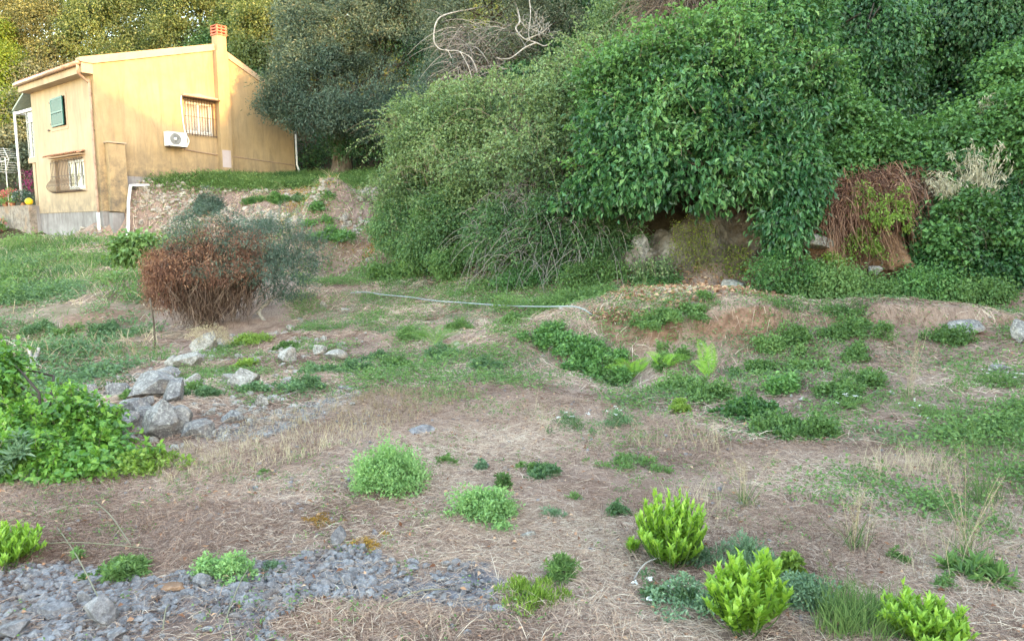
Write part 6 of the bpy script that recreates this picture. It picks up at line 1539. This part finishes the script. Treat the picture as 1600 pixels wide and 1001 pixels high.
stand('green_grass', 'grass growing along the top of the terrace under the house gable', polyxy([(220, 284), (340, 276), (470, 276), (590, 270), (590, 292), (450, 294), (330, 292), (240, 294)]), 14000, .1, .35, .02, M['greengrass'], 928, None, .5)
stand('green_grass', 'green grass on the brow of the right slope', polyxy([(1050, 478), (1500, 478), (1500, 500), (1200, 500), (1050, 492)]), 900, .04, .12, .006, M['greengrass'], 929, lambda a, b: np.clip(.2 + 2 * fbm2(a, b, 1.1, 3, 78), 0, 1), .6, clump=3)
# low green ground cover: leafy tufts
def cover(name, label, poly, n, per, sp, hh, ln, wd, mat, seed, dens=None):
    x, y = scatter(poly, n, dens); r = np.random.default_rng(seed); m = len(x) * per
    q = np.repeat(np.stack([x, y, H(x, y)], -1), per, 0) + r.normal(size=(m, 3)) * (sp, sp, 0) ; q[:, 2] = H(q[:, 0], q[:, 1]) + np.abs(r.normal(0, 1, m)) * hh
    rn = np.clip(.45 + np.repeat(r.normal(0, .15, len(x)), per) + r.normal(0, .15, m), 0, 1)
    return tag(leaves(name, q, unit(r.normal(size=(m, 3)) * (1, 1, .5)), unit(r.normal(size=(m, 3)) * .5 + (0, -.2, 1)), ln * r.uniform(.6, 1.3, m), wd * r.uniform(.6, 1.3, m), mat, None, rn), label, 'ground cover', kind='stuff')
patch = lambda s, k, sc: (lambda a, b: np.clip((fbm2(a, b, sc, 3, s) + k) * 2.2, 0, 1))
cover('weeds', 'low leafy weeds over the field below the house', polyxy([(0, 400), (220, 400), (260, 560), (140, 620), (0, 640)]), 9000, 18, .11, .09, .055, .032, M['herbblue'], 941, nobank(patch(81, .02, 1.0)))
cover('weeds', 'yellowish low weeds mixed through the field below the house', polyxy([(0, 380), (220, 390), (260, 560), (140, 620), (0, 640)]), 2200, 14, .12, .08, .06, .035, M['bramble'], 955, nobank(patch(94, -.05, .9)))
cover('weeds', 'brighter weeds in the field below the house', polyxy([(0, 378), (210, 385), (240, 470), (0, 470)]), 3600, 18, .18, .14, .08, .045, M['herb'], 942, patch(82, .0, .8))
cover('weeds', 'low green weeds patched over the middle slope', pg_slope, 13000, 14, .10, .055, .036, .020, M['herb'], 943, patch(83, .09, 2.0))
cover('weeds', 'bluish low weeds patched over the middle slope', pg_slope, 6500, 14, .08, .035, .03, .014, M['herbblue'], 944, patch(84, .10, 1.7))
cover('weeds', 'low weeds covering the ledge under the thicket', polyxy([(560, 470), (560, 430), (620, 405), (700, 425), (900, 430), (960, 445), (940, 480), (760, 490)]), 2600, 18, .09, .05, .045, .025, M['herb'], 945, patch(85, .1, .9))
cover('weeds', 'weeds among the straw at the right of the field', polyxy([(1250, 690), (1600, 590), (1600, 900), (1500, 860), (1400, 800)]), 6000, 13, .07, .05, .030, .017, M['herb'], 946, patch(86, -.02, 2.4))
cover('weeds', 'thin weeds straying from the slope into the straw field', polyxy([(450, 600), (800, 580), (1100, 620), (1600, 640), (1600, 860), (1300, 800), (1100, 740), (850, 660), (600, 630)]), 4500, 10, .09, .035, .028, .015, M['herb'], 956, patch(95, .0, 1.8))
cover('weeds', 'dense weeds at the right edge of the slope', polyxy([(1430, 620), (1600, 560), (1600, 800), (1500, 760)]), 4200, 13, .07, .06, .035, .02, M['herb'], 947, patch(87, .0, 2.4))
cover('weeds', 'little green weeds dotted over the straw field', pg_field, 2200, 12, .03, .02, .018, .009, M['herb'], 948, patch(88, -.08, 1.4))
cover('weeds', 'weeds along the top of the upper terrace', polyxy([(220, 288), (340, 278), (590, 272), (595, 290), (450, 294), (240, 294)]), 900, 18, .2, .12, .09, .05, M['herb'], 949)
cover('weeds', 'weeds growing out of the terrace slope beside the thicket', polyxy([(470, 380), (560, 340), (600, 300), (620, 400), (560, 430), (480, 430)]), 1200, 16, .14, .08, .06, .035, M['herb'], 950, patch(89, .05, .6))
cover('weeds', 'weeds around the rocks and boulders of the middle', polyxy([(260, 600), (330, 540), (480, 530), (560, 560), (520, 600), (400, 640)]), 1200, 14, .06, .035, .028, .016, M['herb'], 951, patch(90, -.02, 1.2))
lay('straw', 'dead stems matted over the field below the house', polyxy([(0, 385), (220, 390), (300, 500), (260, 590), (130, 630), (0, 645)]), 16000, .06, .26, .010, M['straw'], 905, lambda a, b: np.where(inpoly(a, b, pg_bank), .12, 1))
lay('straw', 'dead stems and roots among the rocks', polyxy([(110, 640), (260, 570), (450, 520), (560, 560), (600, 600), (450, 650), (250, 700), (130, 690)]), 22000, .04, .18, .005, M['straw'], 906)
lay('straw', 'dead stems over the terrace rubble', polyxy([(200, 292), (590, 286), (630, 350), (600, 420), (470, 440), (300, 380), (200, 376)]), 9000, .08, .3, .014, M['straw'], 907)
stand('dry_grass', 'dry grass hanging over the terrace rubble', polyxy([(200, 292), (590, 286), (630, 350), (600, 420), (470, 440), (300, 380), (200, 376)]), 5000, .08, .3, .014, M['drygrass'], 932, lambda a, b: np.clip(.1 + 2.6 * fbm2(a, b, .9, 3, 77), 0, 1), .7)
cover('weeds', 'green weeds patched over the terrace rubble', polyxy([(200, 288), (600, 282), (640, 350), (620, 420), (470, 440), (300, 385), (200, 378)]), 3600, 16, .16, .07, .07, .04, M['herb'], 953, patch(92, -.05, .55))
cover('weeds', 'rusty moss patched over the terrace rubble', polyxy([(380, 290), (600, 286), (620, 380), (480, 390)]), 1500, 20, .10, .04, .05, .03, M['orangemoss'], 954, patch(93, -.08, .7))
cover('mossy_growth', 'dark mossy growth on the bank between shrub and hose', polyxy([(470, 430), (560, 440), (600, 480), (560, 510), (480, 500)]), 900, 16, .09, .05, .04, .025, M['thicketdark'], 952, patch(91, .1, .9))
# tall flowering grass stalks
def tallgrass(label, at, n, hmin, hmax, spread, seed, mat='drygrass'):
    t = thing('tall_grass', label, 'grass', at); r = np.random.default_rng(seed); at = np.asarray(at)
    Hh = r.uniform(hmin, hmax, n); d = r.normal(0, spread, (n, 2)) * Hh[:, None]; tt = np.linspace(0, 1, 7)[None, :, None]
    tip = np.concatenate([d, Hh[:, None]], 1); b0 = at + r.normal(0, .02, (n, 3)) * (1, 1, 0)
    pts = b0[:, None] + tip[:, None] * tt + np.concatenate([d, 0 * Hh[:, None]], 1)[:, None] * .5 * tt ** 2
    curves('stalks', pts, .0015, .0008, M[mat], t)
    per = 26; f = r.uniform(.66, 1, (n, per)); q = b0[:, None] + tip[:, None] * f[..., None] + np.concatenate([d, 0 * Hh[:, None]], 1)[:, None] * .5 * f[..., None] ** 2
    q = q.reshape(-1, 3) + r.normal(0, .008, (n * per, 3)); m = len(q)
    leaves('seed_heads', q, unit(r.normal(size=(m, 3)) * .6 + (0, 0, .7)), unit(r.normal(size=(m, 3))), .012, .003, M[mat], t)
    b1 = at + r.normal(0, .03, (n * 4, 3)) * (1, 1, 0); t1 = b1 + np.stack([r.normal(0, .09, n * 4), r.normal(0, .09, n * 4), r.uniform(.06, .22, n * 4)], -1)
    blades('blades', b1, t1, .003, M['greengrass'], t, bendz=.03)
tallgrass('tall fan of dry oat stalks rising over the weeds near the young thistle', G(1508, 872), 10, .35, .68, .25, 961)
tallgrass('tall green flowering grass leaning out of the weeds at the right edge', G(1530, 790), 12, .35, .62, .28, 962, 'greengrass')
tallgrass('single tall grass clump standing on the bare right slope', G(1418, 622), 9, .4, .62, .12, 963)
tallgrass('wispy dry grass clump above the blue green spurge', G(1165, 790), 12, .18, .34, .2, 964)
tallgrass('green grass tuft at the lower edge between the two near bright plants', G(1325, 985), 14, .1, .24, .3, 965, 'greengrass')
tallgrass('thin dry stalks right of the bright plant at the lower edge', G(1335, 860), 10, .2, .4, .2, 966)
